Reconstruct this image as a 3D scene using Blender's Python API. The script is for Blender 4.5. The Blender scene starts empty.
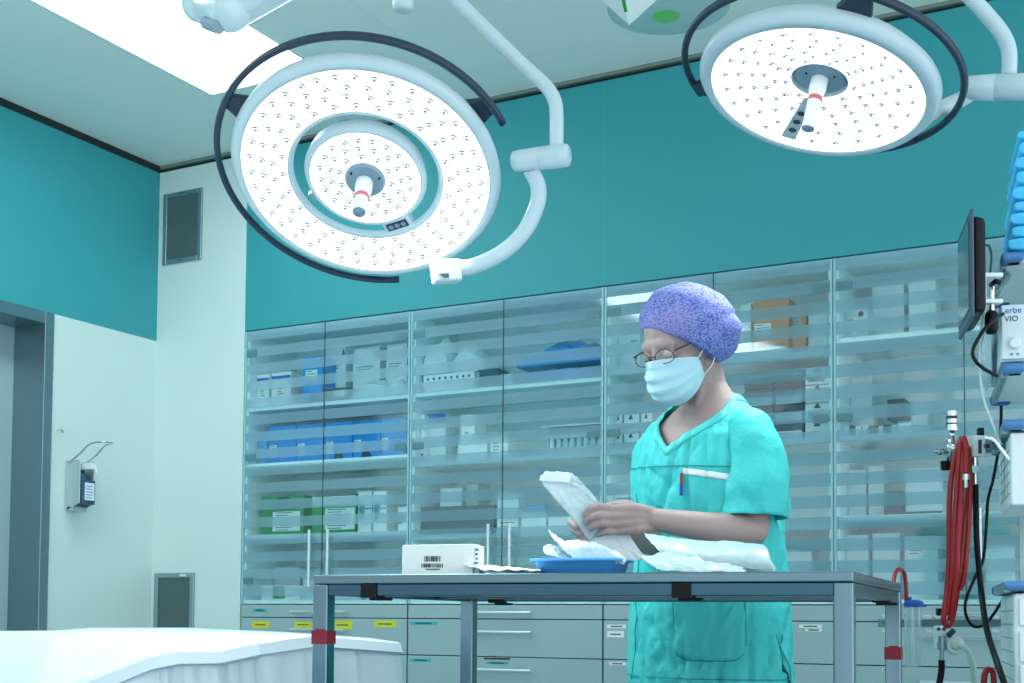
import bpy, bmesh, math, random
import numpy as np
from mathutils import Vector, Matrix, noise
random.seed(7)
SC = bpy.context.scene
COL = SC.collection
PI = math.pi
V3 = Vector

# ------------------------------------------------------------------ camera
CAM = V3((4.949, -5.1507, 0.83))
AX = V3((-0.4762, 0.8781, 0.0475)).normalized()
RT = V3((0.8792, 0.4764, 0.0076)).normalized()
UP = RT.cross(AX).normalized()
F_PX, Y0 = 1309.39, 557.88
cd = bpy.data.cameras.new('camera')
cam = bpy.data.objects.new('camera', cd)
COL.objects.link(cam)
cam.matrix_world = Matrix.Translation(CAM) @ Matrix((RT, UP, -AX)).transposed().to_4x4()
cd.sensor_width = 36.0
cd.lens = 36.0 * F_PX / 1024
cd.shift_y = (Y0 - 341.5) / 1024
cd.clip_start = 0.05
SC.camera = cam

# ------------------------------------------------------------------ world, exposure
w = bpy.data.worlds.new('room_air')
SC.world = w
w.use_nodes = True
bg = w.node_tree.nodes['Background']
bg.inputs[0].default_value = (0.87, 0.95, 1.0, 1)
bg.inputs[1].default_value = 1.5
# the room is lit a little more strongly from its right-hand side
wn = w.node_tree
g_tc = wn.nodes.new('ShaderNodeTexCoord'); g_sx = wn.nodes.new('ShaderNodeSeparateXYZ'); g_mr = wn.nodes.new('ShaderNodeMapRange')
g_mr.inputs[1].default_value = -1.0; g_mr.inputs[2].default_value = 1.0; g_mr.inputs[3].default_value = 0.50; g_mr.inputs[4].default_value = 2.25
wn.links.new(g_tc.outputs['Generated'], g_sx.inputs[0]); wn.links.new(g_sx.outputs['X'], g_mr.inputs[0]); wn.links.new(g_mr.outputs[0], bg.inputs[1])
SC.view_settings.view_transform = 'Standard'
SC.view_settings.look = 'None'
SC.view_settings.exposure = 0.0
SC.view_settings.gamma = 1.0
SC.view_settings.use_curve_mapping = False

PANEL_EMIT = 7.0        # ceiling luminaire
LED_EMIT = 1.5          # faces of the surgical lights
SPOT1_W, SPOT2_W = 15.0, 4.0

def area(name, loc, size, sizey, power, color, rot=(0, 0, 0)):
    l = bpy.data.lights.new(name, 'AREA'); l.shape = 'RECTANGLE'; l.size = size; l.size_y = sizey
    l.energy = power; l.color = color
    o = bpy.data.objects.new(name, l); o.location = loc; o.rotation_euler = rot
    COL.objects.link(o); return o

# ------------------------------------------------------------------ measuring helpers
def ray(px, py):
    return AX + RT * ((px - 512) / F_PX) + UP * ((Y0 - py) / F_PX)
def atZ(px, py, Z):
    return CAM + ray(px, py) * Z
def atY(px, py, Y):
    d = ray(px, py); return CAM + d * ((Y - CAM.y) / d.y)
def atX(px, py, X):
    d = ray(px, py); return CAM + d * ((X - CAM.x) / d.x)
def atz(px, py, z):
    d = ray(px, py); return CAM + d * ((z - CAM.z) / d.z)

# ------------------------------------------------------------------ materials
def lin(c):
    return tuple((x / 12.92 if x <= 0.04045 else ((x + 0.055) / 1.055) ** 2.4) for x in [v / 255 for v in c])
MATS = {}
def mat(name, rgb, rough=0.5, metal=0.0, spec=0.5, emit=0.0, ecol=None, bump=None, trans=0.0, alpha=1.0, var=0.0, aniso=None, sub=0.0):
    if name in MATS: return MATS[name]
    m = bpy.data.materials.new(name); m.use_nodes = True
    nt = m.node_tree; b = nt.nodes['Principled BSDF']
    c = lin(rgb) + (1,)
    b.inputs['Base Color'].default_value = c
    b.inputs['Roughness'].default_value = rough
    b.inputs['Metallic'].default_value = metal
    b.inputs['Specular IOR Level'].default_value = spec
    b.inputs['Transmission Weight'].default_value = trans
    b.inputs['Alpha'].default_value = alpha
    if sub: b.inputs['Subsurface Weight'].default_value = sub; b.inputs['Subsurface Radius'].default_value = (0.02, 0.01, 0.008)
    if emit:
        b.inputs['Emission Color'].default_value = (ecol or (1, 1, 1)) + (1,)
        b.inputs['Emission Strength'].default_value = emit
    tc = nt.nodes.new('ShaderNodeTexCoord')
    if var:
        n = nt.nodes.new('ShaderNodeTexNoise'); n.inputs['Scale'].default_value = 3.0; n.inputs['Detail'].default_value = 4
        nt.links.new(tc.outputs['Object'], n.inputs['Vector'])
        mp = nt.nodes.new('ShaderNodeMapRange'); mp.inputs[3].default_value = 1 - var; mp.inputs[4].default_value = 1 + var
        nt.links.new(n.outputs['Fac'], mp.inputs[0])
        mx = nt.nodes.new('ShaderNodeVectorMath'); mx.operation = 'SCALE'
        mx.inputs[0].default_value = c[:3]
        nt.links.new(mp.outputs[0], mx.inputs['Scale'])
        nt.links.new(mx.outputs[0], b.inputs['Base Color'])
    if bump:
        scale, strength, dist = bump
        n = nt.nodes.new('ShaderNodeTexNoise'); n.inputs['Scale'].default_value = scale; n.inputs['Detail'].default_value = 5
        nt.links.new(tc.outputs['Object'], n.inputs['Vector'])
        bp = nt.nodes.new('ShaderNodeBump'); bp.inputs['Strength'].default_value = strength; bp.inputs['Distance'].default_value = dist
        nt.links.new(n.outputs['Fac'], bp.inputs['Height']); nt.links.new(bp.outputs['Normal'], b.inputs['Normal'])
    MATS[name] = m
    return m

def mat_glass_striped():
    """door glass with satin bands across it"""
    m = bpy.data.materials.new('banded_glass'); m.use_nodes = True
    nt = m.node_tree; nt.nodes.clear(); N = nt.nodes.new; L = nt.links.new
    out = N('ShaderNodeOutputMaterial'); tc = N('ShaderNodeTexCoord'); sx = N('ShaderNodeSeparateXYZ')
    L(tc.outputs['Object'], sx.inputs[0])
    a = N('ShaderNodeMath'); a.operation = 'MULTIPLY_ADD'; a.inputs[1].default_value = -1 / 0.0865; a.inputs[2].default_value = (2.286 - 0.9026) / 0.0865
    L(sx.outputs['Z'], a.inputs[0])
    fr = N('ShaderNodeMath'); fr.operation = 'FRACT'; L(a.outputs[0], fr.inputs[0])
    lt = N('ShaderNodeMath'); lt.operation = 'LESS_THAN'; lt.inputs[1].default_value = 0.57; L(fr.outputs[0], lt.inputs[0])
    tr = N('ShaderNodeBsdfTransparent'); tr.inputs[0].default_value = (0.91, 0.99, 1.0, 1)
    gl = N('ShaderNodeBsdfGlossy'); gl.inputs['Roughness'].default_value = 0.06; gl.inputs[0].default_value = (0.85, 0.97, 1, 1)
    clear = N('ShaderNodeMixShader'); clear.inputs[0].default_value = 0.07; L(tr.outputs[0], clear.inputs[1]); L(gl.outputs[0], clear.inputs[2])
    df = N('ShaderNodeBsdfDiffuse'); df.inputs[0].default_value = (0.40, 0.64, 0.73, 1)
    tl = N('ShaderNodeBsdfTranslucent'); tl.inputs[0].default_value = (0.40, 0.64, 0.73, 1)
    dm = N('ShaderNodeMixShader'); dm.inputs[0].default_value = 0.4; L(df.outputs[0], dm.inputs[1]); L(tl.outputs[0], dm.inputs[2])
    sat = N('ShaderNodeMixShader'); sat.inputs[0].default_value = 0.42; L(tr.outputs[0], sat.inputs[1]); L(dm.outputs[0], sat.inputs[2])
    mx = N('ShaderNodeMixShader'); L(lt.outputs[0], mx.inputs[0]); L(clear.outputs[0], mx.inputs[1]); L(sat.outputs[0], mx.inputs[2])
    L(mx.outputs[0], out.inputs[0])
    return m

def mat_thin(name, rgb, opacity, rough=0.2, gloss=0.12):
    """thin clear plastic film or wall"""
    m = bpy.data.materials.new(name); m.use_nodes = True
    nt = m.node_tree; nt.nodes.clear(); N = nt.nodes.new; L = nt.links.new
    out = N('ShaderNodeOutputMaterial')
    tr = N('ShaderNodeBsdfTransparent'); gl = N('ShaderNodeBsdfGlossy'); gl.inputs['Roughness'].default_value = rough
    df = N('ShaderNodeBsdfDiffuse'); df.inputs[0].default_value = lin(rgb) + (1,)
    a = N('ShaderNodeMixShader'); a.inputs[0].default_value = opacity; L(tr.outputs[0], a.inputs[1]); L(df.outputs[0], a.inputs[2])
    b = N('ShaderNodeMixShader'); b.inputs[0].default_value = gloss; L(a.outputs[0], b.inputs[1]); L(gl.outputs[0], b.inputs[2])
    L(b.outputs[0], out.inputs[0])
    return m

M = {}
M['wall_white'] = mat('wall_white', (206, 229, 226), 0.55, var=0.015)
M['wall_teal'] = mat('wall_teal', (52, 156, 164), 0.6, var=0.02)
M['ceil'] = mat('ceiling_paint', (232, 244, 240), 0.6, var=0.01)
M['gap'] = mat('shadow_gap', (24, 40, 42), 0.8)
M['floor'] = mat('floor_vinyl', (150, 176, 178), 0.35, var=0.06)
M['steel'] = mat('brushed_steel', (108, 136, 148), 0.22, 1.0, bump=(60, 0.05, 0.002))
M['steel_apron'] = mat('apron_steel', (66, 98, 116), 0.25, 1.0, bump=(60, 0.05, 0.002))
M['steel_dark'] = mat('jamb_steel', (146, 168, 176), 0.38, 1.0, bump=(40, 0.05, 0.002))
M['chrome'] = mat('chrome', (205, 212, 216), 0.1, 1.0)
M['door_leaf'] = mat('door_leaf', (150, 178, 186), 0.45)
M['vent_dark'] = mat('vent_mesh', (92, 116, 118), 0.6, 0.3)
M['alu'] = mat('aluminium_trim', (150, 176, 182), 0.35, 0.8)
M['white_pl'] = mat('white_plastic', (226, 238, 240), 0.35)
M['white_lamp'] = mat('lamp_lacquer', (192, 214, 222), 0.28)
M['navy'] = mat('dark_blue_rubber', (24, 48, 70), 0.42)
M['hub'] = mat('hub_grey', (122, 150, 166), 0.4)
M['lens'] = mat('lens_grey', (120, 134, 146), 0.3)
M['cab'] = mat('cabinet_laminate', (222, 240, 240), 0.45)
M['cab_in'] = mat('cabinet_inside', (222, 242, 244), 0.55)
M['front'] = mat('drawer_laminate', (152, 182, 186), 0.42)
M['glass'] = mat_glass_striped()
M['green'] = mat('green_print', (30, 150, 70), 0.5)
M['green_dot'] = mat('green_dot', (124, 214, 120), 0.5)
M['blue'] = mat('blue_print', (30, 146, 224), 0.5)
M['dblue'] = mat('deep_blue', (20, 84, 180), 0.5)
M['paper'] = mat('paper_white', (232, 240, 240), 0.6)
M['grey_lbl'] = mat('grey_card', (150, 170, 172), 0.6)
M['ink'] = mat('ink', (40, 56, 64), 0.6)
M['cyan'] = mat('cyan_tape', (20, 176, 184), 0.5)
M['yellow'] = mat('yellow_note', (206, 212, 60), 0.55)
M['red_t'] = mat('red_tape', (124, 4, 36), 0.45)
M['orange'] = mat('brown_card', (214, 128, 66), 0.6)
M['black'] = mat('black_plastic', (8, 12, 16), 0.4, spec=0.2)
M['dark'] = mat('dark_grey_box', (40, 58, 72), 0.5)
M['gasket'] = mat('gasket', (60, 86, 90), 0.6)
# ------------------------------------------------------------------ mesh builder
class MB:
    def __init__(s): s.v = []; s.f = []; s.m = []; s.cur = 0
    def add(s, vs, fs, m=None):
        b = len(s.v); s.v += [tuple(x) for x in vs]
        for f in fs: s.f.append(tuple(i + b for i in f)); s.m.append(s.cur if m is None else m)
        return s
    def box(s, x0, y0, z0, x1, y1, z1, m=None):
        vs = [(x, y, z) for z in (z0, z1) for y in (y0, y1) for x in (x0, x1)]
        return s.add(vs, [(0, 2, 3, 1), (4, 5, 7, 6), (0, 1, 5, 4), (2, 6, 7, 3), (0, 4, 6, 2), (1, 3, 7, 5)], m)
    def obox(s, c, size, axes=None, m=None):
        c = V3(c); A = axes or (V3((1, 0, 0)), V3((0, 1, 0)), V3((0, 0, 1)))
        vs = [c + A[0] * (size[0] * i / 2) + A[1] * (size[1] * j / 2) + A[2] * (size[2] * k / 2) for k in (-1, 1) for j in (-1, 1) for i in (-1, 1)]
        return s.add(vs, [(0, 2, 3, 1), (4, 5, 7, 6), (0, 1, 5, 4), (2, 6, 7, 3), (0, 4, 6, 2), (1, 3, 7, 5)], m)
    def frustum(s, c, s0, s1, h, axes=None, m=None):
        c = V3(c); A = axes or (V3((1, 0, 0)), V3((0, 1, 0)), V3((0, 0, 1)))
        vs = []
        for k, sz in ((0, s0), (1, s1)):
            vs += [c + A[0] * (sz[0] * i / 2) + A[1] * (sz[1] * j / 2) + A[2] * (h * k) for j in (-1, 1) for i in (-1, 1)]
        return s.add(vs, [(0, 2, 3, 1), (4, 5, 7, 6), (0, 1, 5, 4), (2, 6, 7, 3), (0, 4, 6, 2), (1, 3, 7, 5)], m)
    def tube(s, pts, r, n=12, caps=True, closed=False, m=None, round_ends=False):
        P = [V3(p) for p in pts]; k = len(P)
        R = [r] * k if not isinstance(r, (list, tuple)) else list(r)
        if round_ends and not closed:
            d0 = (P[0] - P[1]).normalized(); d1 = (P[-1] - P[-2]).normalized(); r0, r1 = R[0], R[-1]
            pre = [(P[0] + d0 * (r0 * q), r0 * math.sqrt(max(0.0004, 1 - q * q))) for q in (0.98, 0.8, 0.45)]
            post = [(P[-1] + d1 * (r1 * q), r1 * math.sqrt(max(0.0004, 1 - q * q))) for q in (0.45, 0.8, 0.98)]
            P = [a for a, _ in pre] + P + [a for a, _ in post]; R = [b for _, b in pre] + R + [b for _, b in post]; k = len(P)
        T = []
        for i in range(k):
            if closed: t = P[(i + 1) % k] - P[i - 1]
            else: t = P[min(i + 1, k - 1)] - P[max(i - 1, 0)]
            T.append(t.normalized() if t.length > 1e-9 else V3((0, 0, 1)))
        ref = V3((0, 0, 1)) if abs(T[0].z) < 0.9 else V3((1, 0, 0))
        nrm = (ref - T[0] * ref.dot(T[0])).normalized(); vs = []
        for i in range(k):
            nrm = (nrm - T[i] * nrm.dot(T[i])).normalized(); bi = T[i].cross(nrm)
            for j in range(n):
                a = 2 * PI * j / n
                rr = R[i]
                if isinstance(rr, tuple): vs.append(P[i] + nrm * (rr[0] * math.cos(a)) + bi * (rr[1] * math.sin(a)))
                else: vs.append(P[i] + (nrm * math.cos(a) + bi * math.sin(a)) * rr)
        fs = []
        for i in range(k if closed else k - 1):
            for j in range(n):
                a, b = i * n + j, i * n + (j + 1) % n; c, d = ((i + 1) % k) * n + (j + 1) % n, ((i + 1) % k) * n + j
                fs.append((a, b, c, d))
        if caps and not closed: fs.append(tuple(range(n))[::-1]); fs.append(tuple((k - 1) * n + j for j in range(n)))
        return s.add(vs, fs, m)
    def lathe(s, prof, n=24, o=(0, 0, 0), axes=None, m=None, a0=0, a1=2 * PI, cap=True):
        """prof: (r, h) pairs along axes[2]"""
        A = axes or (V3((1, 0, 0)), V3((0, 1, 0)), V3((0, 0, 1))); o = V3(o)
        full = abs(a1 - a0 - 2 * PI) < 1e-6; nn = n if full else n + 1; vs = []
        for r, h in prof:
            for j in range(nn):
                a = a0 + (a1 - a0) * j / n
                vs.append(o + A[0] * (r * math.cos(a)) + A[1] * (r * math.sin(a)) + A[2] * h)
        fs = []
        for i in range(len(prof) - 1):
            for j in range(n):
                a, b = i * nn + j, i * nn + (j + 1) % nn
                fs.append((a, b, b + nn, a + nn))
        if cap and full:
            if prof[0][0] > 1e-6: fs.append(tuple(range(nn))[::-1])
            if prof[-1][0] > 1e-6: fs.append(tuple((len(prof) - 1) * nn + j for j in range(nn)))
        return s.add(vs, fs, m)
    def ell(s, c, rad, axes=None, nu=20, nv=12, m=None):
        A = axes or (V3((1, 0, 0)), V3((0, 1, 0)), V3((0, 0, 1))); c = V3(c); vs = []; fs = []
        for i in range(1, nv):
            th = PI * i / nv
            for j in range(nu):
                a = 2 * PI * j / nu
                vs.append(c + A[0] * (rad[0] * math.sin(th) * math.cos(a)) + A[1] * (rad[1] * math.sin(th) * math.sin(a)) + A[2] * (rad[2] * math.cos(th)))
        top = len(vs); vs.append(c + A[2] * rad[2]); vs.append(c - A[2] * rad[2])
        for i in range(nv - 2):
            for j in range(nu):
                a, b = i * nu + j, i * nu + (j + 1) % nu; fs.append((a, a + nu, b + nu, b))
        for j in range(nu):
            fs.append((top, j, (j + 1) % nu)); b = (nv - 2) * nu; fs.append((top + 1, b + (j + 1) % nu, b + j))
        return s.add(vs, fs, m)
    def grid(s, fn, nu, nv, closeu=False, m=None):
        vs = [fn(i / nu, j / nv) for j in range(nv + 1) for i in range(nu if closeu else nu + 1)]
        w_ = nu if closeu else nu + 1; fs = []
        for j in range(nv):
            for i in range(nu):
                a = j * w_ + i; b = j * w_ + (i + 1) % w_; fs.append((a, b, b + w_, a + w_))
        return s.add(vs, fs, m)
    def prism(s, poly, d, o=(0, 0, 0), axes=None, m=None):
        """poly: 2D points in axes[0], axes[1]; extruded by d along axes[2]"""
        A = axes or (V3((1, 0, 0)), V3((0, 1, 0)), V3((0, 0, 1))); o = V3(o); n = len(poly)
        vs = [o + A[0] * x + A[1] * y for x, y in poly] + [o + A[0] * x + A[1] * y + A[2] * d for x, y in poly]
        fs = [tuple(range(n))[::-1], tuple(range(n, 2 * n))] + [(i, (i + 1) % n, (i + 1) % n + n, i + n) for i in range(n)]
        return s.add(vs, fs, m)

ROOTM = {}
def obj(name, mb, mats, parent=None, smooth=False, bevel=0.0, local=False, solid=0.0, sub=0, seg=2, remesh=0.0, smoothmod=0, flip=False):
    me = bpy.data.meshes.new(name); vs = mb.v
    if parent is not None and not local:
        inv = ROOTM[parent.name]; vs = [tuple(inv @ V3(v)) for v in vs]
    me.from_pydata(vs, [], mb.f)
    if not isinstance(mats, (list, tuple)): mats = [mats]
    for q in mats: me.materials.append(q)
    for p_, mi in zip(me.polygons, mb.m): p_.material_index = mi if mi < len(mats) else 0
    bm = bmesh.new(); bm.from_mesh(me); bmesh.ops.recalc_face_normals(bm, faces=bm.faces)
    bm.to_mesh(me); bm.free()
    if smooth: me.polygons.foreach_set('use_smooth', [True] * len(me.polygons))
    o = bpy.data.objects.new(name, me); COL.objects.link(o)
    if parent is not None:
        o.parent = parent; ROOTM[o.name] = ROOTM[parent.name]
    else: ROOTM[o.name] = Matrix.Identity(4)
    if remesh:
        r = o.modifiers.new('r', 'REMESH'); r.mode = 'VOXEL'; r.voxel_size = remesh; r.use_smooth_shade = True
    if smoothmod:
        r = o.modifiers.new('s', 'SMOOTH'); r.factor = 0.5; r.iterations = smoothmod
    if solid:
        r = o.modifiers.new('t', 'SOLIDIFY'); r.thickness = solid; r.offset = 0
    if bevel:
        b = o.modifiers.new('b', 'BEVEL'); b.width = bevel; b.segments = seg; b.limit_method = 'ANGLE'; b.angle_limit = math.radians(40)
        if not smooth:
            me.polygons.foreach_set('use_smooth', [True] * len(me.polygons))
            wn = o.modifiers.new('w', 'WEIGHTED_NORMAL')
    if sub:
        b = o.modifiers.new('u', 'SUBSURF'); b.levels = sub; b.render_levels = sub
    return o
def tag(o, label, cat, group=None):
    o['label'] = label; o['category'] = cat
    if group: o['group'] = group
    return o
def thing(name, label, cat, loc=(0, 0, 0), rotz=0.0, group=None):
    o = bpy.data.objects.new(name, None); COL.objects.link(o); o.empty_display_size = 0.05
    o.location = loc; o.rotation_euler = (0, 0, rotz)
    ROOTM[o.name] = (Matrix.Translation(V3(loc)) @ Matrix.Rotation(rotz, 4, 'Z')).inverted()
    return tag(o, label, cat, group)
def struct(name, mb, mats, **k):
    o = obj(name, mb, mats, **k); o['kind'] = 'structure'; return o
def kids(o): return [c for c in COL.objects if c.parent == o]
def copy_tree(o, parent=None):
    c = o.copy(); COL.objects.link(c); c.parent = parent
    if o.name in ROOTM: ROOTM[c.name] = ROOTM[o.name]
    for ch in kids(o): copy_tree(ch, c)
    return c
def bez(pts, n=10):
    """smooth curve through points"""
    P = [V3(p) for p in pts]; out = []
    Q = [P[0] * 2 - P[1]] + P + [P[-1] * 2 - P[-2]]
    for i in range(1, len(Q) - 2):
        for k in range(n):
            t = k / n; a, b, c, d = Q[i - 1], Q[i], Q[i + 1], Q[i + 2]
            out.append(0.5 * ((2 * b) + (c - a) * t + (2 * a - 5 * b + 4 * c - d) * t * t + (3 * b - a - 3 * c + d) * t ** 3))
    out.append(P[-1]); return out
def frame(z, hint):
    z = V3(z).normalized(); x = (V3(hint) - z * V3(hint).dot(z)).normalized(); return (x, z.cross(x), z)
def text(name, body, size, o, axes, m, parent=None, align='CENTER'):
    c = bpy.data.curves.new(name, 'FONT'); c.body = body; c.size = size; c.align_x = align; c.extrude = 0.0004
    c.materials.append(m)
    t = bpy.data.objects.new(name, c); COL.objects.link(t)
    mw = Matrix.Translation(V3(o)) @ Matrix((axes[0], axes[1], axes[2])).transposed().to_4x4()
    if parent is not None: t.parent = parent; mw = ROOTM[parent.name] @ mw
    t.matrix_local = mw
    me = bpy.data.meshes.new_from_object(t.evaluated_get(bpy.context.evaluated_depsgraph_get())) if False else None
    bpy.context.view_layer.update()
    me = bpy.data.meshes.new_from_object(t.evaluated_get(bpy.context.evaluated_depsgraph_get()))
    o = bpy.data.objects.new(name, me); COL.objects.link(o)
    if parent is not None: o.parent = parent; ROOTM[o.name] = ROOTM[parent.name]
    o.matrix_local = mw; bpy.data.objects.remove(t)
    return o

# ------------------------------------------------------------------ room
ZC = 3.235              # ceiling
CB, CT = 0.9026, 2.286  # glass cabinets: base and top
UX = 0.603              # left edge of the first cabinet unit
XR, YF = 7.2, -6.6
mb = MB(); mb.box(-1.5, YF, -0.1, XR, 1.0, 0.0); struct('floor', mb, M['floor'])
mb = MB()
# ceiling slab around the luminaire recess
PX0, PX1, PY0, PY1 = 0.890, 1.520, -6.2, -0.605  # panel's near end stretched out of view for extra front light
mb.box(-0.1, YF, ZC, PX0, 1.0, ZC + 0.1); mb.box(PX1, YF, ZC, XR, 1.0, ZC + 0.1)
mb.box(PX0, PY1, ZC, PX1, 1.0, ZC + 0.1); mb.box(PX0, YF, ZC, PX1, PY0, ZC + 0.1)
mb.cur = 1
mb.box(2.0, -0.302, ZC - 0.0008, 3.05, -0.298, ZC + 0.01); mb.box(2.0, -3.0, ZC - 0.0008, 2.004, 0.0, ZC + 0.01)
struct('ceiling', mb, [M['ceil'], mat('ceiling_joint', (210, 228, 224), 0.6)])
mb = MB()
mb.box(0.0, 0.0, 0.0, UX - 0.004, 0.5, ZC - 0.035)                           # white section with the grilles
mb.box(UX - 0.004, 0.0, CT + 0.004, XR, 0.5, ZC - 0.035, 1)                 # teal band over the cabinets
mb.box(UX - 0.004, 0.43, 0.0, XR, 0.5, CT + 0.004)
mb.cur = 2; mb.box(2.600, -0.0008, CT + 0.004, 2.603, 0.0, ZC - 0.035)
struct('wall_back', mb, [M['wall_white'], M['wall_teal'], mat('panel_seam', (70, 170, 172), 0.5)])
mb = MB(); ZT = 2.294
DY0, DY1 = -0.700, -2.1                                                       # door opening
mb.box(-0.12, DY0, 0.0, 0.0, 0.5, ZT); mb.box(-0.12, YF, 0.0, 0.0, DY1, ZT)
mb.box(-0.12, YF, ZT, 0.0, 0.5, ZC - 0.035, 1)
struct('wall_left', mb, [M['wall_white'], M['wall_teal']])
mb = MB()
mb.box(-0.02, YF, ZC - 0.036, 0.004, 0.0, ZC); mb.box(-0.02, 0.02, ZC - 0.036, XR, 0.03, ZC)
struct('trim_1', mb, M['gap'])
mb = MB(); mb.box(0.0, -0.004, ZC - 0.016, XR, 0.02, ZC, 0)
struct('trim_2', mb, mat('ceiling_angle', (120, 136, 132), 0.5))
# door with its steel frame
mb = MB(); fw = 0.055
mb.box(-0.30, DY0 - fw, 0.0, 0.012, DY0, ZT - 0.002, 0); mb.box(-0.30, DY1, 0.0, 0.012, DY1 + fw, ZT - 0.002, 0)
mb.box(-0.30, DY1 + fw, ZT - 0.06, 0.012, DY0 - fw, ZT - 0.002, 0)
dr = struct('door_1', mb, M['steel_dark'], bevel=0.003)
mb = MB(); mb.box(-0.26, DY1 + fw, 0.008, -0.20, DY0 - fw, ZT - 0.06)
obj('door_leaf', mb, M['door_leaf'], dr)

# ceiling luminaire
mb = MB(); mb.box(PX0 + 0.012, PY0 + 0.012, ZC + 0.004, PX1 - 0.012, PY1 - 0.012, ZC + 0.02)
lum = thing('ceiling_luminaire', 'long white glowing light panel set flush in the ceiling', 'ceiling light', (PX0, PY0, ZC))
obj('diffuser', mb, mat('luminaire_glow', (255, 255, 255), 0.6, emit=PANEL_EMIT, ecol=(0.90, 0.985, 1.0)), lum)
mb = MB()
for a in ((PX0, PY0, PX1, PY0 + 0.012), (PX0, PY1 - 0.012, PX1, PY1), (PX0, PY0, PX0 + 0.012, PY1), (PX1 - 0.012, PY0, PX1, PY1)):
    mb.box(a[0], a[1], ZC - 0.002, a[2], a[3], ZC + 0.03)
obj('frame', mb, M['white_pl'], lum)

# wall grilles
def grille(name, label, x0, x1, z0, z1, fan):
    t = thing(name, label, 'vent', ((x0 + x1) / 2, -0.02, z0)); fw = 0.026
    mb = MB(); mb.box(x0, -0.014, z0, x0 + fw, -0.0005, z1); mb.box(x1 - fw, -0.014, z0, x1, -0.0005, z1)
    mb.box(x0 + fw, -0.014, z0, x1 - fw, -0.0005, z0 + fw); mb.box(x0 + fw, -0.014, z1 - fw, x1 - fw, -0.0005, z1)
    obj('frame', mb, M['alu'], t, bevel=0.003)
    mb = MB(); mb.box(x0 + fw, -0.006, z0 + fw, x1 - fw, -0.001, z1 - fw)
    zz = z0 + fw + 0.006
    while zz < z1 - fw - 0.004: mb.box(x0 + fw, -0.0085, zz, x1 - fw, -0.006, zz + 0.003); zz += 0.011
    obj('mesh_panel', mb, M['vent_dark'], t)
    for zc in ((z0 + 0.013), (z1 - 0.013)) if fan else (z1 - 0.014,):
        mb = MB(); xc = (x0 + x1) / 2 if fan else x1 - 0.07
        mb.box(xc - 0.022, -0.019, zc - 0.006, xc + 0.022, -0.014, zc + 0.006)
        obj('catch', mb, M['steel_dark'] if fan else M['white_pl'], t, bevel=0.002)
grille('air_grille', 'dark upright air grille in a metal frame high on the white wall', 0.040, 0.306, 2.694, 3.074, True)
grille('air_grille', 'dark return air grille low on the white wall behind the draped table', 0.029, 0.300, 0.55, 1.062, False)

# soap dispenser on the left wall
yc, zb = -0.560, 1.345
t = thing('soap_dispenser', 'steel elbow-lever soap dispenser with dark blue bottle on the left wall', 'dispenser', (0.0, yc, zb))
mb = MB(); mb.box(0.001, yc - 0.040, zb, 0.020, yc + 0.040, zb + 0.245)
mb.prism([(0.02, 0.0), (0.105, 0.035), (0.105, 0.245), (0.02, 0.245)], 0.004, (0, yc - 0.046, zb), (V3((1, 0, 0)), V3((0, 0, 1)), V3((0, 1, 0))))
mb.prism([(0.02, 0.0), (0.105, 0.035), (0.105, 0.245), (0.02, 0.245)], 0.004, (0, yc + 0.042, zb), (V3((1, 0, 0)), V3((0, 0, 1)), V3((0, 1, 0))))
mb.box(0.02, yc - 0.046, zb, 0.06, yc + 0.046, zb + 0.02)
obj('housing', mb, mat('satin_steel', (196, 212, 214), 0.4, 0.7), t, bevel=0.002)
mb = MB(); mb.box(0.024, yc - 0.040, zb + 0.03, 0.122, yc + 0.040, zb + 0.15); mb.lathe([(0.034, 0), (0.03, 0.03), (0.012, 0.04), (0.012, 0.06)], 16, (0.07, yc, zb + 0.15))
bt = obj('bottle', mb, mat('navy_bottle', (40, 84, 112), 0.3), t, bevel=0.006)
mb = MB(); mb.box(0.123, yc - 0.03, zb + 0.05, 0.1245, yc + 0.03, zb + 0.135)
mb.cur = 1
for k in range(5): mb.box(0.1245, yc - 0.024, zb + 0.06 + k * 0.014, 0.1252, yc + 0.012 + 0.004 * (k % 3), zb + 0.064 + k * 0.014)
obj('label', mb, [M['paper'], M['blue']], bt)
mb = MB(); mb.obox((0.10, yc, zb + 0.215), (0.10, 0.035, 0.03)); mb.tube([(0.14, yc, zb + 0.215), (0.165, yc, zb + 0.2), (0.166, yc, zb + 0.18)], 0.006, 8)
obj('pump', mb, M['white_pl'], t, bevel=0.004)
mb = MB()
mb.tube(bez([(0.03, yc - 0.048, zb + 0.235), (0.10, yc - 0.05, zb + 0.27), (0.17, yc - 0.045, zb + 0.318), (0.235, yc - 0.03, zb + 0.325), (0.245, yc, zb + 0.325), (0.235, yc + 0.03, zb + 0.325), (0.17, yc + 0.045, zb + 0.318), (0.10, yc + 0.05, zb + 0.27), (0.03, yc + 0.048, zb + 0.235)], 6), 0.0045, 8)
obj('lever', mb, M['chrome'], t, smooth=True)
# little hook left on the wall over the dispenser
mb = MB(); hp = atX(59, 431, 0.0); mb.tube([hp + V3((0.0, 0.02, 0.0)), hp + V3((0.02, 0.0, 0.004)), hp + V3((0.02, -0.03, 0.0))], 0.003, 8)
mb.obox(hp + V3((0.003, 0.02, 0)), (0.006, 0.012, 0.012))
tag(obj('wall_hook', mb, M['chrome'], smooth=True), 'tiny bent wire hook on the white wall above the soap dispenser', 'hook')
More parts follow.
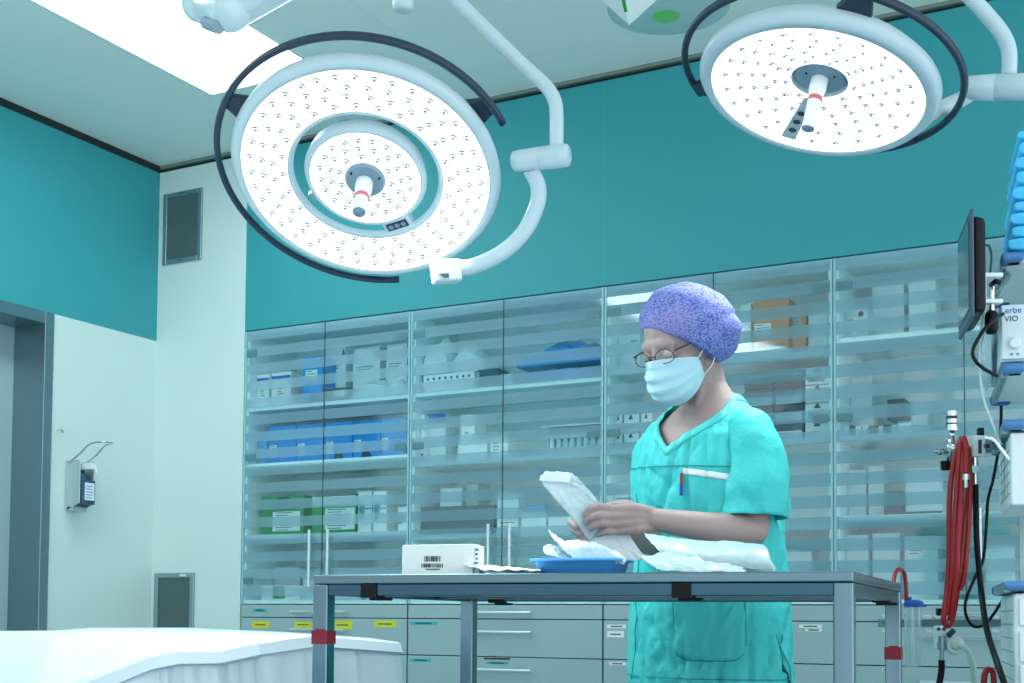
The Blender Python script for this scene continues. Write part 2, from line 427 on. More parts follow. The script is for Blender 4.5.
# ------------------------------------------------------------------ glass-front cabinets
SHELF = [[1.896, 1.608, 1.247], [1.897, 1.567, 1.225], [1.923, 1.572, 1.225], [1.962, 1.571, 1.251]]
def cabinet(i, label):
    x0 = UX + i; t = thing('display_cabinet', label, 'cabinet', (x0 + 0.5, 0.21, CB)); g = 0.018
    mb = MB(); z0, z1 = CB, CT
    mb.box(x0 + 0.002, 0.012, z0, x0 + 0.002 + g, 0.42, z1); mb.box(x0 + 1 - 0.002 - g, 0.012, z0, x0 + 0.998, 0.42, z1)
    mb.box(x0 + 0.02, 0.012, z0, x0 + 0.98, 0.42, z0 + g); mb.box(x0 + 0.02, 0.012, z1 - g, x0 + 0.98, 0.42, z1)
    mb.box(x0 + 0.02, 0.405, z0 + g, x0 + 0.98, 0.42, z1 - g)
    obj('carcass', mb, M['cab_in'], t)
    for z in SHELF[i]:
        mb = MB(); mb.box(x0 + 0.021, 0.014, z - 0.022, x0 + 0.979, 0.404, z); obj('shelf', mb, M['cab'], t, bevel=0.002)
    for s in (0, 1):
        a = x0 + 0.0025 + s * 0.5; b = a + 0.495
        mb = MB(); mb.box(a, 0.0, z0 + 0.003, b, 0.006, z1 - 0.003)
        d = obj('glass_door', mb, M['glass'], t)
        mb = MB()
        if s == 0: mb.box(b - 0.0001, -0.0004, z0 + 0.003, b + 0.0026, 0.0064, z1 - 0.003); obj('edge_seal', mb, M['gasket'], d); mb = MB()
        e0 = a if s == 0 else b - 0.008
        mb.box(e0, -0.0004, z0 + 0.003, e0 + 0.008, 0.0064, z1 - 0.003)
        obj('edge_strip', mb, mat('edge_strip', (150, 200, 208), 0.4), d)
        hx = x0 + 0.5 + (0.055 if s else -0.055)
        mb = MB(); mb.tube([(hx, -0.030, 0.985), (hx, -0.030, 1.262)], 0.0075, 12, m=0)
        for hz in (1.02, 1.227): mb.tube([(hx, -0.030, hz), (hx, 0.0, hz)], 0.005, 8)
        obj('handle', mb, mat('handle_lacquer', (206, 226, 228), 0.3, 0.5), d, smooth=False)
        for hz in (2.153, 1.624, 1.0):
            hx0 = x0 + 0.018 if s == 0 else x0 + 0.920
            mb = MB(); mb.box(hx0, -0.0035, hz, hx0 + 0.06, -0.0002, hz + 0.032); obj('hinge', mb, mat('hinge_grey', (84, 130, 138), 0.5), d)
cabinet(0, 'leftmost glass-door wall cabinet, holding blue cartons and green and white boxes')
cabinet(1, 'glass-door wall cabinet with a holed white basket and blue folded packs')
cabinet(2, 'glass-door wall cabinet directly behind the nurse, holding brown cartons')
cabinet(3, 'glass-door wall cabinet behind the red hoses and the monitor, with few items')

# drawer blocks beneath
DZ = [CB - 0.003, 0.8345, 0.6649, 0.45, 0.10]
def drawer_block(i, label, stickers):
    x0 = UX + i; t = thing('drawer_cabinet', label, 'drawer cabinet', (x0 + 0.5, 0.21, 0))
    mb = MB(); mb.box(x0 + 0.002, 0.022, 0.09, x0 + 0.998, 0.425, CB - 0.004); mb.box(x0 + 0.002, 0.07, 0.0, x0 + 0.998, 0.42, 0.09)
    obj('body', mb, M['gap'], t)
    for k in range(4):
        zt, zb_ = DZ[k] - 0.002, DZ[k + 1] + 0.002
        mb = MB(); mb.box(x0 + 0.004, 0.0, zb_, x0 + 0.996, 0.02, zt)
        d = obj('drawer_front', mb, M['front'], t, bevel=0.0015)
        hz = zt - 0.056 if k else zt - 0.034
        hc = x0 + 0.5; hw = 0.165
        mb = MB(); mb.tube([(hc - hw, -0.030, hz), (hc + hw, -0.030, hz)], 0.0065, 10)
        for s in (-1, 1): mb.tube([(hc + s * (hw - 0.02), -0.030, hz), (hc + s * (hw - 0.02), 0.0, hz)], 0.005, 8)
        obj('handle', mb, mat('handle_lacquer', (206, 226, 228), 0.3, 0.5), d)
        for (kk, px0, px1, py0, py1, mm) in stickers:
            if kk != k: continue
            a = atY(px0, py0, -0.001); b = atY(px1, py1, -0.001)
            mb = MB(); mb.box(a.x, -0.0012, b.z, b.x, 0.0, a.z)
            mb.cur = 1; zc_ = (a.z + b.z) / 2
            mb.box(a.x + 0.2 * (b.x - a.x), -0.0018, zc_ - 0.0025, a.x + 0.8 * (b.x - a.x), -0.0012, zc_ + 0.0025)
            obj('label', mb, [M[mm], M['ink']], d)
drawer_block(0, 'grey drawer cabinet with yellow stickers under the leftmost glass cabinet',
             [(0, 253, 266, 608.5, 612, 'cyan'), (1, 252, 269, 621, 628.5, 'yellow'), (1, 294, 312, 621.5, 628, 'yellow'), (1, 333, 352, 620.5, 629.5, 'yellow'), (1, 374, 396, 620.5, 627.5, 'yellow')])
drawer_block(1, 'grey drawer cabinet with cyan tape strips and three bar handles in a column',
             [(1, 410, 437, 621.5, 625, 'cyan'), (2, 410, 431, 658.5, 662, 'cyan'), (2, 484, 510, 657.5, 660, 'red_t'), (2, 487, 508, 661.5, 664.5, 'cyan')])
drawer_block(2, 'grey drawer cabinet with white paper labels behind the nurse',
             [(1, 607, 626, 624.5, 628.5, 'paper'), (1, 607, 624, 631, 637.5, 'paper'), (2, 609, 626, 662, 665.5, 'paper'), (1, 799, 822, 624.5, 628, 'paper'), (1, 805, 822, 628.5, 631.5, 'paper')])
drawer_block(3, 'grey drawer cabinet behind the suction canister and hose fittings',
             [(2, 882, 888, 668, 671, 'paper')])

# ------------------------------------------------------------------ things on the shelves
def place(px0, px1, pyt, z, Y):
    a = atY(px0, pyt, Y); b = atY(px1, pyt, Y); c = atY((px0 + px1) / 2, pyt, Y)
    u = UX + math.floor(((a.x + b.x) / 2) - UX)
    return max(a.x, u + 0.0215), min(b.x, u + 0.9785), c.z
def carton(px0, px1, pyt, z, body, label, group=None, Y=0.07, depth=0.11, name='carton', cat='carton', lab=None, stripe=None, flap=None, ztop=None, lift=0.0):
    x0, x1, zt = place(px0, px1, pyt, z, Y)
    if ztop: zt = ztop
    z = z + 0.001 + lift; zt = max(zt, z + 0.012); h = zt - z; wd = x1 - x0
    t = thing(name, label, cat, ((x0 + x1) / 2, Y + depth / 2, z), 0, group)
    mb = MB(); mb.box(x0 + 0.001, Y, z, x1 - 0.001, min(Y + depth, 0.40), zt)
    b = obj('body', mb, M[body] if isinstance(body, str) else body, t, bevel=0.0015)
    if lab:
        mb = MB(); u0, u1, v0, v1, mm = lab
        mb.box(x0 + wd * u0, Y - 0.0008, z + h * v0, x0 + wd * u1, Y, z + h * v1)
        mb.cur = 1
        n = max(1, int(h * (v1 - v0) / 0.012))
        for k in range(n):
            zz = z + h * v0 + (k + 0.5) * h * (v1 - v0) / n
            mb.box(x0 + wd * (u0 + 0.1 * (u1 - u0)), Y - 0.0014, zz - 0.0018, x0 + wd * (u0 + (0.55 + 0.3 * ((k * 7) % 3) / 2) * (u1 - u0)), Y - 0.0008, zz + 0.0018)
        obj('label', mb, [M[mm], M['ink'] if mm != 'blue' else M['paper']], t)
    if stripe:
        v0, v1, mm = stripe; mb = MB(); mb.box(x0 + 0.003, Y - 0.001, z + h * v0, x1 - 0.003, Y, z + h * v1); obj('printed_band', mb, M[mm], t)
    if flap:
        u0, u1, v0, v1, mm = flap; mb = MB()
        mb.prism([(x0 + wd * u0, z + h * v0), (x0 + wd * u1, z + h * v0), (x0 + wd * (u0 * 0.35 + u1 * 0.65), z + h * v1), (x0 + wd * (u0 * 0.6 + u1 * 0.4), z + h * v1)], 0.0012, (0, Y, 0), (V3((1, 0, 0)), V3((0, 0, 1)), V3((0, -1, 0))))
        obj('cut_out', mb, M[mm], t)
    return t
def pouch_bag(px0, px1, py0, py1, z, m, label, Y=0.08, name='plastic_bag', cat='bag', amp=0.3, depth=0.2):
    """a crumpled bag lying on a shelf; py0/py1: top at its left and right end"""
    a = atY(px0, py0, Y); b = atY(px1, py1, Y); x0, x1, _ = place(px0, px1, py0, 0, Y); h0, h1 = a.z - z, b.z - z
    mb = MB(); sd = random.random() * 50
    def fn(u, v):
        x = x0 + (x1 - x0) * u; y = Y + depth * v
        e = math.sin(PI * min(1, max(0, u))) ** 0.35 * math.sin(PI * (0.12 + 0.88 * v) if v < 1 else PI) ** 0.3
        h = (h0 * (1 - u) + h1 * u) * e * (1 - amp + amp * (noise.noise(V3((x * 22 + sd, y * 20, 0))) + 1))
        return (x, y + 0.01 * noise.noise(V3((x * 15, sd, v * 3))), z + 0.003 + max(0.0, h))
    mb.grid(fn, 26, 14)
    mb.grid(lambda u, v: (x0 + (x1 - x0) * u, Y + depth * v, z + 0.002), 4, 2)
    fx = [(i / 26) for i in range(27)]
    vs = [fn(u, 0) for u in fx] + [(x0 + (x1 - x0) * u, Y, z + 0.002) for u in fx]
    mb.add(vs, [(i, i + 1, i + 28, i + 27) for i in range(26)])
    return tag(obj(name, mb, m, smooth=True), label, cat)
film = mat('film_white', (214, 230, 232), 0.28, bump=(35, 0.4, 0.01))
bluefilm = mat('film_blue', (50, 140, 214), 0.3, bump=(30, 0.5, 0.01))
M['pale_blue'] = mat('pale_blue_card', (90, 170, 220), 0.5)
M['lgrey'] = mat('light_grey_plastic', (204, 222, 226), 0.5)
S0, S1, S2, S3 = SHELF
# first unit, top shelf
for k, (a, b) in enumerate(((249.5, 269.5), (271.5, 291))):
    carton(a, b, (375, 372)[k], S0[0], 'paper', ('white carton with a navy band, against the left side of the top shelf', 'white carton with a navy band, beside the blue carton on the top shelf')[k], stripe=(0.80, 0.90, 'dblue'), lab=(0.3, 0.7, 0.2, 0.7, 'paper'))
carton(303, 322.5, 356.5, S0[0], 'blue', 'blue carton with a white label and black cut-out on the top shelf', lab=(0.15, 0.75, 0.5, 0.72, 'paper'), flap=(0.15, 0.98, 0.02, 0.24, 'black'))
for k, (a, b, y) in enumerate(((325, 346, 342.5), (353, 380, 344), (386, 407, 340.5))):
    nm = ('over the crumpled bags, left of three', 'over the crumpled bags, middle of three', 'over the crumpled bags, right of three')[k]
    zt = place(a, b, y, 0, 0.12)[2]; zm = zt - 0.068
    c1 = carton(a, b, y + 15, S0[0], 'paper', 'lower white carton standing ' + nm, Y=0.19, depth=0.2, ztop=zm, lab=(0.05, 0.9, 0.72, 0.9, 'paper'))
    carton(a + 1, b - 0.5, y, zm, 'paper', 'upper white carton with a dark corner clip ' + nm, Y=0.19, depth=0.2, ztop=zt, flap=(0.82, 0.99, 0.2, 0.7, 'dark'))
pouch_bag(351, 386, 389, 374, S0[0], film, 'clear crumpled plastic bag at the right end of the top shelf, leftmost cabinet', Y=0.05, depth=0.12)
pouch_bag(386.5, 408, 376, 384, S0[0], film, 'white film pouch squeezed against the side wall of the leftmost cabinet', Y=0.05, depth=0.12)
carton(324, 348, 388, S0[0], 'dark', 'flat dark carton with a small white label on the top shelf', Y=0.05, depth=0.12, lab=(0.4, 0.9, 0.35, 0.8, 'paper'))
# first unit, second shelf: five blue cartons
cx = [268.5, 296.8, 325.2, 353.2, 380.8, 407]
for k in range(5):
    carton(cx[k], cx[k + 1] - 0.5, 426 - 2.0 * k, S0[1], 'blue', ('blue and white carton with a black symbol, first from the left in its row', 'second blue and white carton from the left in its row', 'middle blue and white carton of the row of five', 'fourth blue and white carton from the left in its row', 'blue and white carton ending the row by the side wall')[k],
           'blue cartons on the second shelf', lab=(0.06, 0.30, 0.18, 0.5, 'paper'), flap=(0.3, 0.7, 0.02, 0.3, 'dark') if k in (2, 3) else None, stripe=(0.62, 0.86, 'pale_blue'))
carton(258.5, 267.5, 434, S0[1], 'pale_blue', 'narrow pale blue carton before the row of five blue cartons', depth=0.1)
# first unit, third shelf
carton(261.5, 304, 496, S0[2], 'green', 'long green carton with a white label, left one on its shelf', lab=(0.28, 0.92, 0.10, 0.60, 'paper'), flap=(0.12, 0.90, 0.66, 0.97, 'dark'))
carton(312, 356.5, 495, S0[2], 'green', 'long green carton with a white label, right one beside the white boxes', lab=(0.30, 0.97, 0.10, 0.66, 'paper'), stripe=(0.74, 0.97, 'lgrey'))
for k, (a, b) in enumerate(((358, 372), (373, 387), (398, 407.5))):
    carton(a, b, 491 + (16 if k == 2 else 0), S0[2], 'paper', ('small white box next to the green-labelled carton', 'small white box with a blue mark, second after the green carton', 'low white box in the corner of the third shelf')[k], lab=(0.1, 0.5, 0.3, 0.75, 'grey_lbl'), stripe=(0.55, 0.6, 'pale_blue'))
# first unit, base
carton(261.5, 300, 585.5, CB + 0.018, 'paper', 'green and white carton on the cabinet floor', lab=(0.3, 0.62, 0.1, 0.95, 'green'), Y=0.05)
carton(262, 300, 567, CB + 0.018, 'lgrey', 'grey-white box behind the green carton on the cabinet floor', Y=0.23, depth=0.15)
carton(303, 318, 572, CB + 0.018, 'lgrey', 'narrow pale box on the cabinet floor beside the green carton', Y=0.1)
carton(330, 362, 573, CB + 0.018, 'lgrey', 'wide pale box on the cabinet floor behind the door handle', Y=0.1)
carton(366, 404, 572, CB + 0.018, 'lgrey', 'wide pale box on the cabinet floor at the right end', Y=0.1)
# second unit
pouch_bag(416, 448, 346, 334, S1[0] + 0.090, film, 'white film bag lying over the holed basket', Y=0.07)
pouch_bag(452, 486, 334, 352, S1[0] + 0.090, film, 'crumpled clear bag slumping beside the holed basket', Y=0.12)
x0, x1, zt = place(423, 475, 372, 0, 0.06); t = thing('storage_basket', 'white plastic basket with two rows of holes', 'basket', ((x0 + x1) / 2, 0.15, S1[0]))
mb = MB(); z = S1[0] + 0.001; zt = z + 0.086
mb.box(x0, 0.06, z, x1, 0.30, z + 0.003); mb.box(x0, 0.06, z, x1, 0.063, zt); mb.box(x0, 0.297, z, x1, 0.30, zt); mb.box(x0, 0.06, z, x0 + 0.003, 0.3, zt); mb.box(x1 - 0.003, 0.06, z, x1, 0.3, zt)
mb.cur = 1
for r in range(2):
    for k in range(8):
        xx = x0 + (x1 - x0) * (0.10 + 0.113 * k); mb.box(xx - 0.006, 0.0592, z + 0.040 + 0.020 * r, xx + 0.006, 0.0605, z + 0.052 + 0.020 * r)
obj('tub', mb, [M['paper'], M['dark']], t)
carton(477, 498, 369, S1[0], 'dark', 'dark grey pack standing right of the holed basket', Y=0.1)
carton(500, 512, 374, S1[0], 'lgrey', 'pale upright pack left of the blue folded packs', Y=0.12)
pouch_bag(518, 602, 372, 361, S1[0], bluefilm, 'blue folded pack in film, lower one of two', Y=0.06, name='folded_pack', cat='pack', amp=0.45, depth=0.28)
pouch_bag(516, 603, 352, 334, S1[0] + 0.085, bluefilm, 'blue folded pack in film, lying on top of the other', Y=0.08, name='folded_pack', cat='pack', amp=0.45, depth=0.28)
carton(419, 424.5, 415, S1[1], 'paper', 'white and blue binder standing at the left of its shelf', Y=0.06, depth=0.22, name='binder', cat='binder', stripe=(0.0, 0.2, 'dblue'))
carton(426, 446, 413, S1[1], 'lgrey', 'pale letter tray with a deep blue top beside the binder', Y=0.10, depth=0.06, name='letter_tray', cat='tray', stripe=(0.80, 0.99, 'dblue'))
carton(458, 487, 439, S1[1], 'paper', 'wide white carton with a blue line below the tall one', stripe=(0.3, 0.36, 'pale_blue'))
x_, _, zt = place(458, 487, 439, 0, 0.07); carton(460.5, 475, 414.5, zt, 'paper', 'tall white carton balanced on the wide white one', lab=(0.3, 0.6, 0.2, 0.3, 'grey_lbl'))
carton(490, 508, 436, S1[1], 'paper', 'white carton with lines of print beside the wide one', lab=(0.15, 0.6, 0.2, 0.75, 'paper'))
def tube_rack(px0, px1, pyt, z, label, n=8):
    x0, x1, zt = place(px0, px1, pyt, 0, 0.06); t = thing('tube_rack', label, 'rack', ((x0 + x1) / 2, 0.12, z)); h = zt - z
    mb = MB(); mb.box(x0, 0.06, z + 0.001, x1, 0.2, z + 0.01); mb.box(x0, 0.06, z + h * 0.58, x1, 0.2, z + h * 0.66); mb.box(x0 - 0.03, 0.06, zt - 0.006, x1, 0.2, zt)
    mb.box(x0, 0.06, z, x0 + 0.004, 0.2, zt); mb.box(x1 - 0.004, 0.06, z, x1, 0.2, zt)
    obj('frame', mb, M['paper'], t)
    for k in range(n):
        xx = x0 + (x1 - x0) * (k + 0.5) / n; mb = MB(); mb.lathe([(0.006, 0), (0.012, 0.004), (0.012, h * 0.5)], 10, (xx, 0.08, z + 0.011)); obj('tube', mb, M['lgrey'], t, smooth=False)
        mb = MB(); mb.lathe([(0.010, 0), (0.010, 0.014)], 10, (xx, 0.08, zt - 0.024)); obj('cap', mb, M['dark'], t)
tube_rack(547, 602, 424, S1[1], 'white rack of small pale tubes in the middle glass cabinet')
carton(418, 494, 506, S1[2], 'dark', 'long dark navy crate at the left of its shelf', depth=0.25, name='crate', cat='crate')
carton(440, 462, 488, S1[2] + 0.112, 'lgrey', 'grey box lying on the dark navy crate', Y=0.1)
carton(466, 478, 484, S1[2] + 0.112, 'grey_lbl', 'small grey canister on the dark navy crate, beside the grey box', Y=0.1, name='canister', cat='canister')
carton(497, 519, 493, S1[2], 'lgrey', 'clear drawer box standing right of the navy crate', lab=(0.05, 0.95, 0.05, 0.3, 'paper'))
carton(521, 546, 512, S1[2], 'paper', 'white tray holding a blue item, left of two', name='open_tray', cat='tray')
carton(526, 545, 505, S1[2] + 0.06, 'blue', 'flat blue pack lying in the white tray', Y=0.1, name='flat_pack', cat='pack')
carton(548, 575, 513, S1[2], 'paper', 'white tray with dark contents, right of two', name='open_tray', cat='tray', stripe=(0.88, 0.99, 'dark'))
carton(425, 470, 577, CB + 0.018, 'lgrey', 'low pale box on the floor of the second cabinet', Y=0.1)
# third unit
carton(612, 640, 335, S2[0], 'lgrey', 'pale tall container behind the scrub cap', Y=0.1, lab=(0.6, 0.9, 0.78, 0.84, 'cyan'), name='container', cat='container')
carton(753, 789, 300, S2[0], 'orange', 'brown carton with a white label on the top shelf behind the nurse', Y=0.13, lab=(0.05, 0.5, 0.42, 0.62, 'paper'), stripe=(0.74, 0.78, 'dark'))
carton(740, 751, 304, S2[0], 'lgrey', 'slim pale box left of the brown carton', Y=0.13)
carton(792, 806, 306, S2[0], 'orange', 'reddish slim carton right of the brown carton', Y=0.15, lab=(0.1, 0.6, 0.4, 0.9, 'grey_lbl'))
carton(808, 828, 312, S2[0], 'lgrey', 'pale box at the right end of the top shelf behind the nurse', Y=0.16)
pouch_bag(741, 789, 352, 340, S2[0], film, 'white wrapped instrument roll in front of the brown carton', Y=0.04, depth=0.08)
zz = S2[1]
for r in range(4):
    dz = 0.074 * r
    for k, (a, b) in enumerate(((744, 773), (774.5, 803))):
        carton(a, b, 430 - 22 * r, zz + dz, 'dark', ('black-framed stacking drawer, %s row, beside the white cartons' if k else 'black-framed stacking drawer, %s row, nearer the scrub cap') % ('bottom', 'second', 'third', 'top')[r], 'black-framed stacking drawers', name='stacking_drawer', cat='drawer', ztop=zz + dz + 0.071, lab=(0.05, 0.95, 0.08, 0.55, 'lgrey') if r < 3 else (0.05, 0.95, 0.7, 0.8, 'lgrey'))
    carton(805, 829.5, 430 - 20 * r, zz + dz, 'paper', 'white carton with a dark notch, %s of its stack of four' % ('bottom', 'second from the bottom', 'second from the top', 'top')[r], 'stack of notched white cartons', ztop=zz + dz + 0.071, flap=(0.35, 0.65, 0.72, 0.98, 'dark'), lab=(0.1, 0.8, 0.15, 0.5, 'grey_lbl' if r % 2 else 'paper'))
for r in range(2):
    for k, (a, b) in enumerate(((608, 622), (624, 639), (641, 652))):
        carton(a, b, 430, S2[1] + 0.08 * r, 'paper', '%s white notched carton %s' % (('lower', 'upper')[r], ('beside the cabinet divider', 'in the middle of its group left of the nurse', 'half hidden by the nurse')[k]), 'small white cartons left of the nurse', ztop=S2[1] + 0.08 * r + 0.077, flap=(0.3, 0.6, 0.7, 0.97, 'dark'), lab=(0.05, 0.9, 0.15, 0.45, 'grey_lbl'))
for r in range(3):
    carton(610, 628, 500, S2[2] + 0.07 * r, 'paper', 'white box left of the nurse, %s of its stack of three' % ('bottom', 'middle', 'top')[r], 'stack of three white boxes', ztop=S2[2] + 0.07 * r + 0.066, lab=(0.15, 0.7, 0.2, 0.6, 'grey_lbl'))
carton(779, 812, 549, CB + 0.018, 'lgrey', 'low white box on the cabinet floor right of the nurse', Y=0.08)
p0 = atY(772, 546, 0.07); p1 = atY(816, 551, 0.07)
mb = MB(); mb.tube(bez([(p0.x, 0.07, p0.z - 0.03), (p0.x + 0.02, 0.075, p0.z), (p0.x * 0.5 + p1.x * 0.5, 0.08, p1.z + 0.015), (p1.x, 0.08, p1.z + 0.001)], 8), 0.005, 8)
tag(obj('coiled_cable', mb, M['black'], smooth=True), 'short black cable lying over the low white box', 'cable')
# fourth unit
carton(843, 868, 308, S3[0], 'lgrey', 'pale box with a dark red dot at the left of the top shelf', Y=0.1, lab=(0.05, 0.5, 0.2, 0.7, 'paper'))
cdot = atY(861, 314, 0.1); mb = MB(); mb.lathe([(0.011, 0), (0.011, 0.001)], 16, (cdot.x, 0.0985, cdot.z), (V3((1, 0, 0)), V3((0, 0, 1)), V3((0, -1, 0))))
tag(obj('round_sticker', mb, mat('wine_red', (120, 20, 60), 0.5)), 'dark red round sticker on the pale box', 'sticker')
carton(872, 904, 285, S3[0], 'lgrey', 'large translucent container behind, on the top shelf', Y=0.2, name='container', cat='container')
carton(908, 936, 280, S3[0], 'cab', 'large translucent container left of the monitor', Y=0.2, name='container', cat='container')
carton(842, 872, 378, S3[1] + 0.12, 'lgrey', 'grey upper box above the row of files', Y=0.18, name='container', cat='container')
carton(840, 874, 412, S3[1], 'lgrey', 'long pale box under the grey upper box', Y=0.18, ztop=S3[1] + 0.118, name='container', cat='container')
fx = [840.5, 850, 855, 862, 869, 878, 884, 891, 897]
for k in range(8):
    carton(fx[k], fx[k + 1] - 0.8, 424.5 + (k % 3) * 0.8, S3[1], ('lgrey', 'dark', 'paper', 'lgrey', 'dark', 'paper', 'dark', 'lgrey')[k], ('grey', 'dark', 'white', 'pale', 'black', 'cream', 'charcoal', 'silvery')[k] + ' slim box in the row of files, %s' % ('at its left end', 'second from left', 'third from left', 'fourth from left', 'fourth from right', 'third from right', 'second from right', 'at its right end')[k], 'slim boxes in a row', Y=0.05, depth=0.1, name='slim_box', cat='box')
carton(898, 911, 421, S3[1], 'paper', 'white box with a blue edge right of the slim boxes', Y=0.06, stripe=(0.85, 0.98, 'blue'), lab=(0.2, 0.8, 0.2, 0.6, 'paper'))
carton(887, 905, 399, S3[1] + 0.075, 'dark', 'dark flat device stored above the slim boxes', Y=0.18)
carton(912, 928, 404, S3[1], 'lgrey', 'tall pale container right of the slim boxes', Y=0.14, name='container', cat='container')
carton(930, 958, 428, S3[1], 'dark', 'low dark box behind the pressure gauge', Y=0.16)
carton(905, 943, 468, S3[2], 'lgrey', 'wide pale bin with print left of the red hoses', Y=0.09, name='bin', cat='bin', lab=(0.05, 0.55, 0.7, 0.8, 'paper'), stripe=(0.02, 0.08, 'dark'))
carton(842, 866, 470, S3[2], 'lgrey', 'grey bin at the left end of the third shelf', Y=0.14, name='bin', cat='bin')
carton(868, 884, 466, S3[2], 'lgrey', 'narrow bin between the two wide ones', Y=0.14, name='bin', cat='bin')
carton(886, 902, 491, S3[2], 'dark', 'small dark box in front of the narrow bin', Y=0.07, lift=0.0)
carton(842, 868, 535, CB + 0.018, 'lgrey', 'deep pale bin on the floor of the right-hand cabinet', Y=0.1, name='bin', cat='bin')
carton(872, 900, 533, CB + 0.018, 'lgrey', 'deep pale bin, second on the floor of the right-hand cabinet', Y=0.12, name='bin', cat='bin')
carton(904, 938, 536, CB + 0.018, 'lgrey', 'deep pale bin behind the hanging red hoses', Y=0.1, name='bin', cat='bin', lab=(0.1, 0.7, 0.7, 0.8, 'paper'))
carton(985, 1015, 545, CB + 0.018, 'paper', 'white wrapped bundle at the far right of the cabinet floor', Y=0.06, name='bundle', cat='bundle')
carton(968, 982, 430, S3[1], 'lgrey', 'pale box behind the hose valve block', Y=0.1)
# ------------------------------------------------------------------ surgical lights
def lamp_frame(px, py, Z, tilt, ang):
    """centre and axes of a lamp head: axes[2] is the way it shines"""
    c = atZ(px, py, Z); d = (c - CAM).normalized()
    ru = (RT - d * RT.dot(d)).normalized(); uu = ru.cross(d)
    s, k = math.sin(math.radians(ang)), math.cos(math.radians(ang))
    maj = ru * k - uu * s                      # down to the right
    mi = uu * k + ru * s                       # up to the right
    n = (-d * math.cos(math.radians(tilt)) - mi * math.sin(math.radians(tilt))).normalized()
    e2 = n.cross(maj).normalized()
    if e2.dot(mi) < 0: e2 = -e2
    return c, (maj, e2, n)
led_face = mat('led_cover_glow', (255, 255, 255), 0.25, emit=LED_EMIT, ecol=(0.95, 0.985, 1.0))
LENS_ME = None
def lens_mesh():
    mb = MB()
    n = 10                                        # crescent rim
    for k in range(n):
        a0, a1 = PI * (0.05 + 0.9 * k / n), PI * (0.05 + 0.9 * (k + 1) / n)
        ro, ri0, ri1 = 0.0118, 0.0078 + 0.0030 * abs(1 - 2 * k / n), 0.0078 + 0.0030 * abs(1 - 2 * (k + 1) / n)
        v = [(ro * math.cos(a0), ro * math.sin(a0), 0.0005), (ro * math.cos(a1), ro * math.sin(a1), 0.0005), (ri1 * math.cos(a1), ri1 * math.sin(a1), 0.0022), (ri0 * math.cos(a0), ri0 * math.sin(a0), 0.0022)]
        mb.add(v, [(0, 1, 2, 3)])
    mb.lathe([(0.0046, 0.0004), (0.0040, 0.002), (0.001, 0.003)], 8, cap=False)
    return mb
def place_lenses(rings, c, A, h, parent, rot=0.0):
    global LENS_ME
    for R, n, ph in rings:
        for k in range(n):
            a = 2 * PI * (k + ph) / n + random.uniform(-0.01, 0.01)
            p = c + A[0] * (R * math.cos(a)) + A[1] * (R * math.sin(a)) + A[2] * (h(R) if callable(h) else h)
            if LENS_ME is None:
                o = obj('led_lens', lens_mesh(), M['lens'], parent, local=True); LENS_ME = o.data
            else:
                o = bpy.data.objects.new('led_lens', LENS_ME); COL.objects.link(o); o.parent = parent
            # crescents open towards the lamp's lower edge
            th = random.uniform(-0.5, 0.5); ca, sa = math.cos(th), math.sin(th)
            x = A[0] * ca + A[1] * sa; y = A[1] * ca - A[0] * sa
            z = x.cross(y)
            if z.dot(A[2]) < 0: x = -x
            mw = Matrix.Translation(p) @ Matrix((x, y, A[2])).transposed().to_4x4()
            o.matrix_local = ROOTM[parent.name] @ mw
def arc(c, A, R, h, a0, a1, n=40):
    return [c + A[0] * (R * math.cos(math.radians(a0 + (a1 - a0) * k / n))) + A[1] * (R * math.sin(math.radians(a0 + (a1 - a0) * k / n))) + A[2] * h for k in range(n + 1)]
def grip(t, c, A, h, s=1.0, ln=0.0):
    mb = MB(); mb.lathe([(0.040 * s, h - 0.012), (0.052 * s, h - 0.010), (0.055 * s, h + 0.008), (0.050 * s, h + 0.016), (0.018, h + 0.018)], 32, c, A)
    for k in range(3):
        a = 0.6 + k * 2.1; q = c + A[0] * (0.043 * math.cos(a)) + A[1] * (0.043 * math.sin(a))
        mb.lathe([(0.003, h + 0.016), (0.003, h + 0.020)], 8, q, A, m=1)
    hub = obj('hub', mb, [M['hub'], M['black']], t, smooth=False)
    mb = MB(); mb.lathe([(0.023, h + 0.012), (0.023, h + 0.05), (0.019, h + 0.065), (0.0165, h + 0.115 + ln), (0.0175, h + 0.135 + ln)], 20, c, A, cap=False)
    mb.cur = 1; mb.lathe([(0.0172, h + 0.1345 + ln), (0.0168, h + 0.136 + ln), (0.0, h + 0.136 + ln)], 20, c, A)
    g = obj('sterile_grip', mb, [mat('grip_plastic', (226, 234, 240), 0.3), M['hub']], t, smooth=True)
    mb = MB(); mb.lathe([(0.0190, h + 0.072), (0.0188, h + 0.084)], 20, c, A, cap=False)
    obj('red_marking', mb, mat('grip_red', (214, 90, 100), 0.5), g, solid=0.0006)
def spot(name, c, n, watt, size, R):
    l = bpy.data.lights.new(name, 'AREA'); l.shape = 'DISK'; l.size = R * 2; l.energy = watt; l.color = (0.93, 0.985, 1.0); l.spread = math.radians(size)
    o = bpy.data.objects.new(name, l); COL.objects.link(o)
    z = -V3(n).normalized(); q = z.to_track_quat('Z', 'Y'); o.rotation_mode = 'QUATERNION'; o.rotation_quaternion = q; o.location = V3(c) + V3(n) * 0.17
    return o

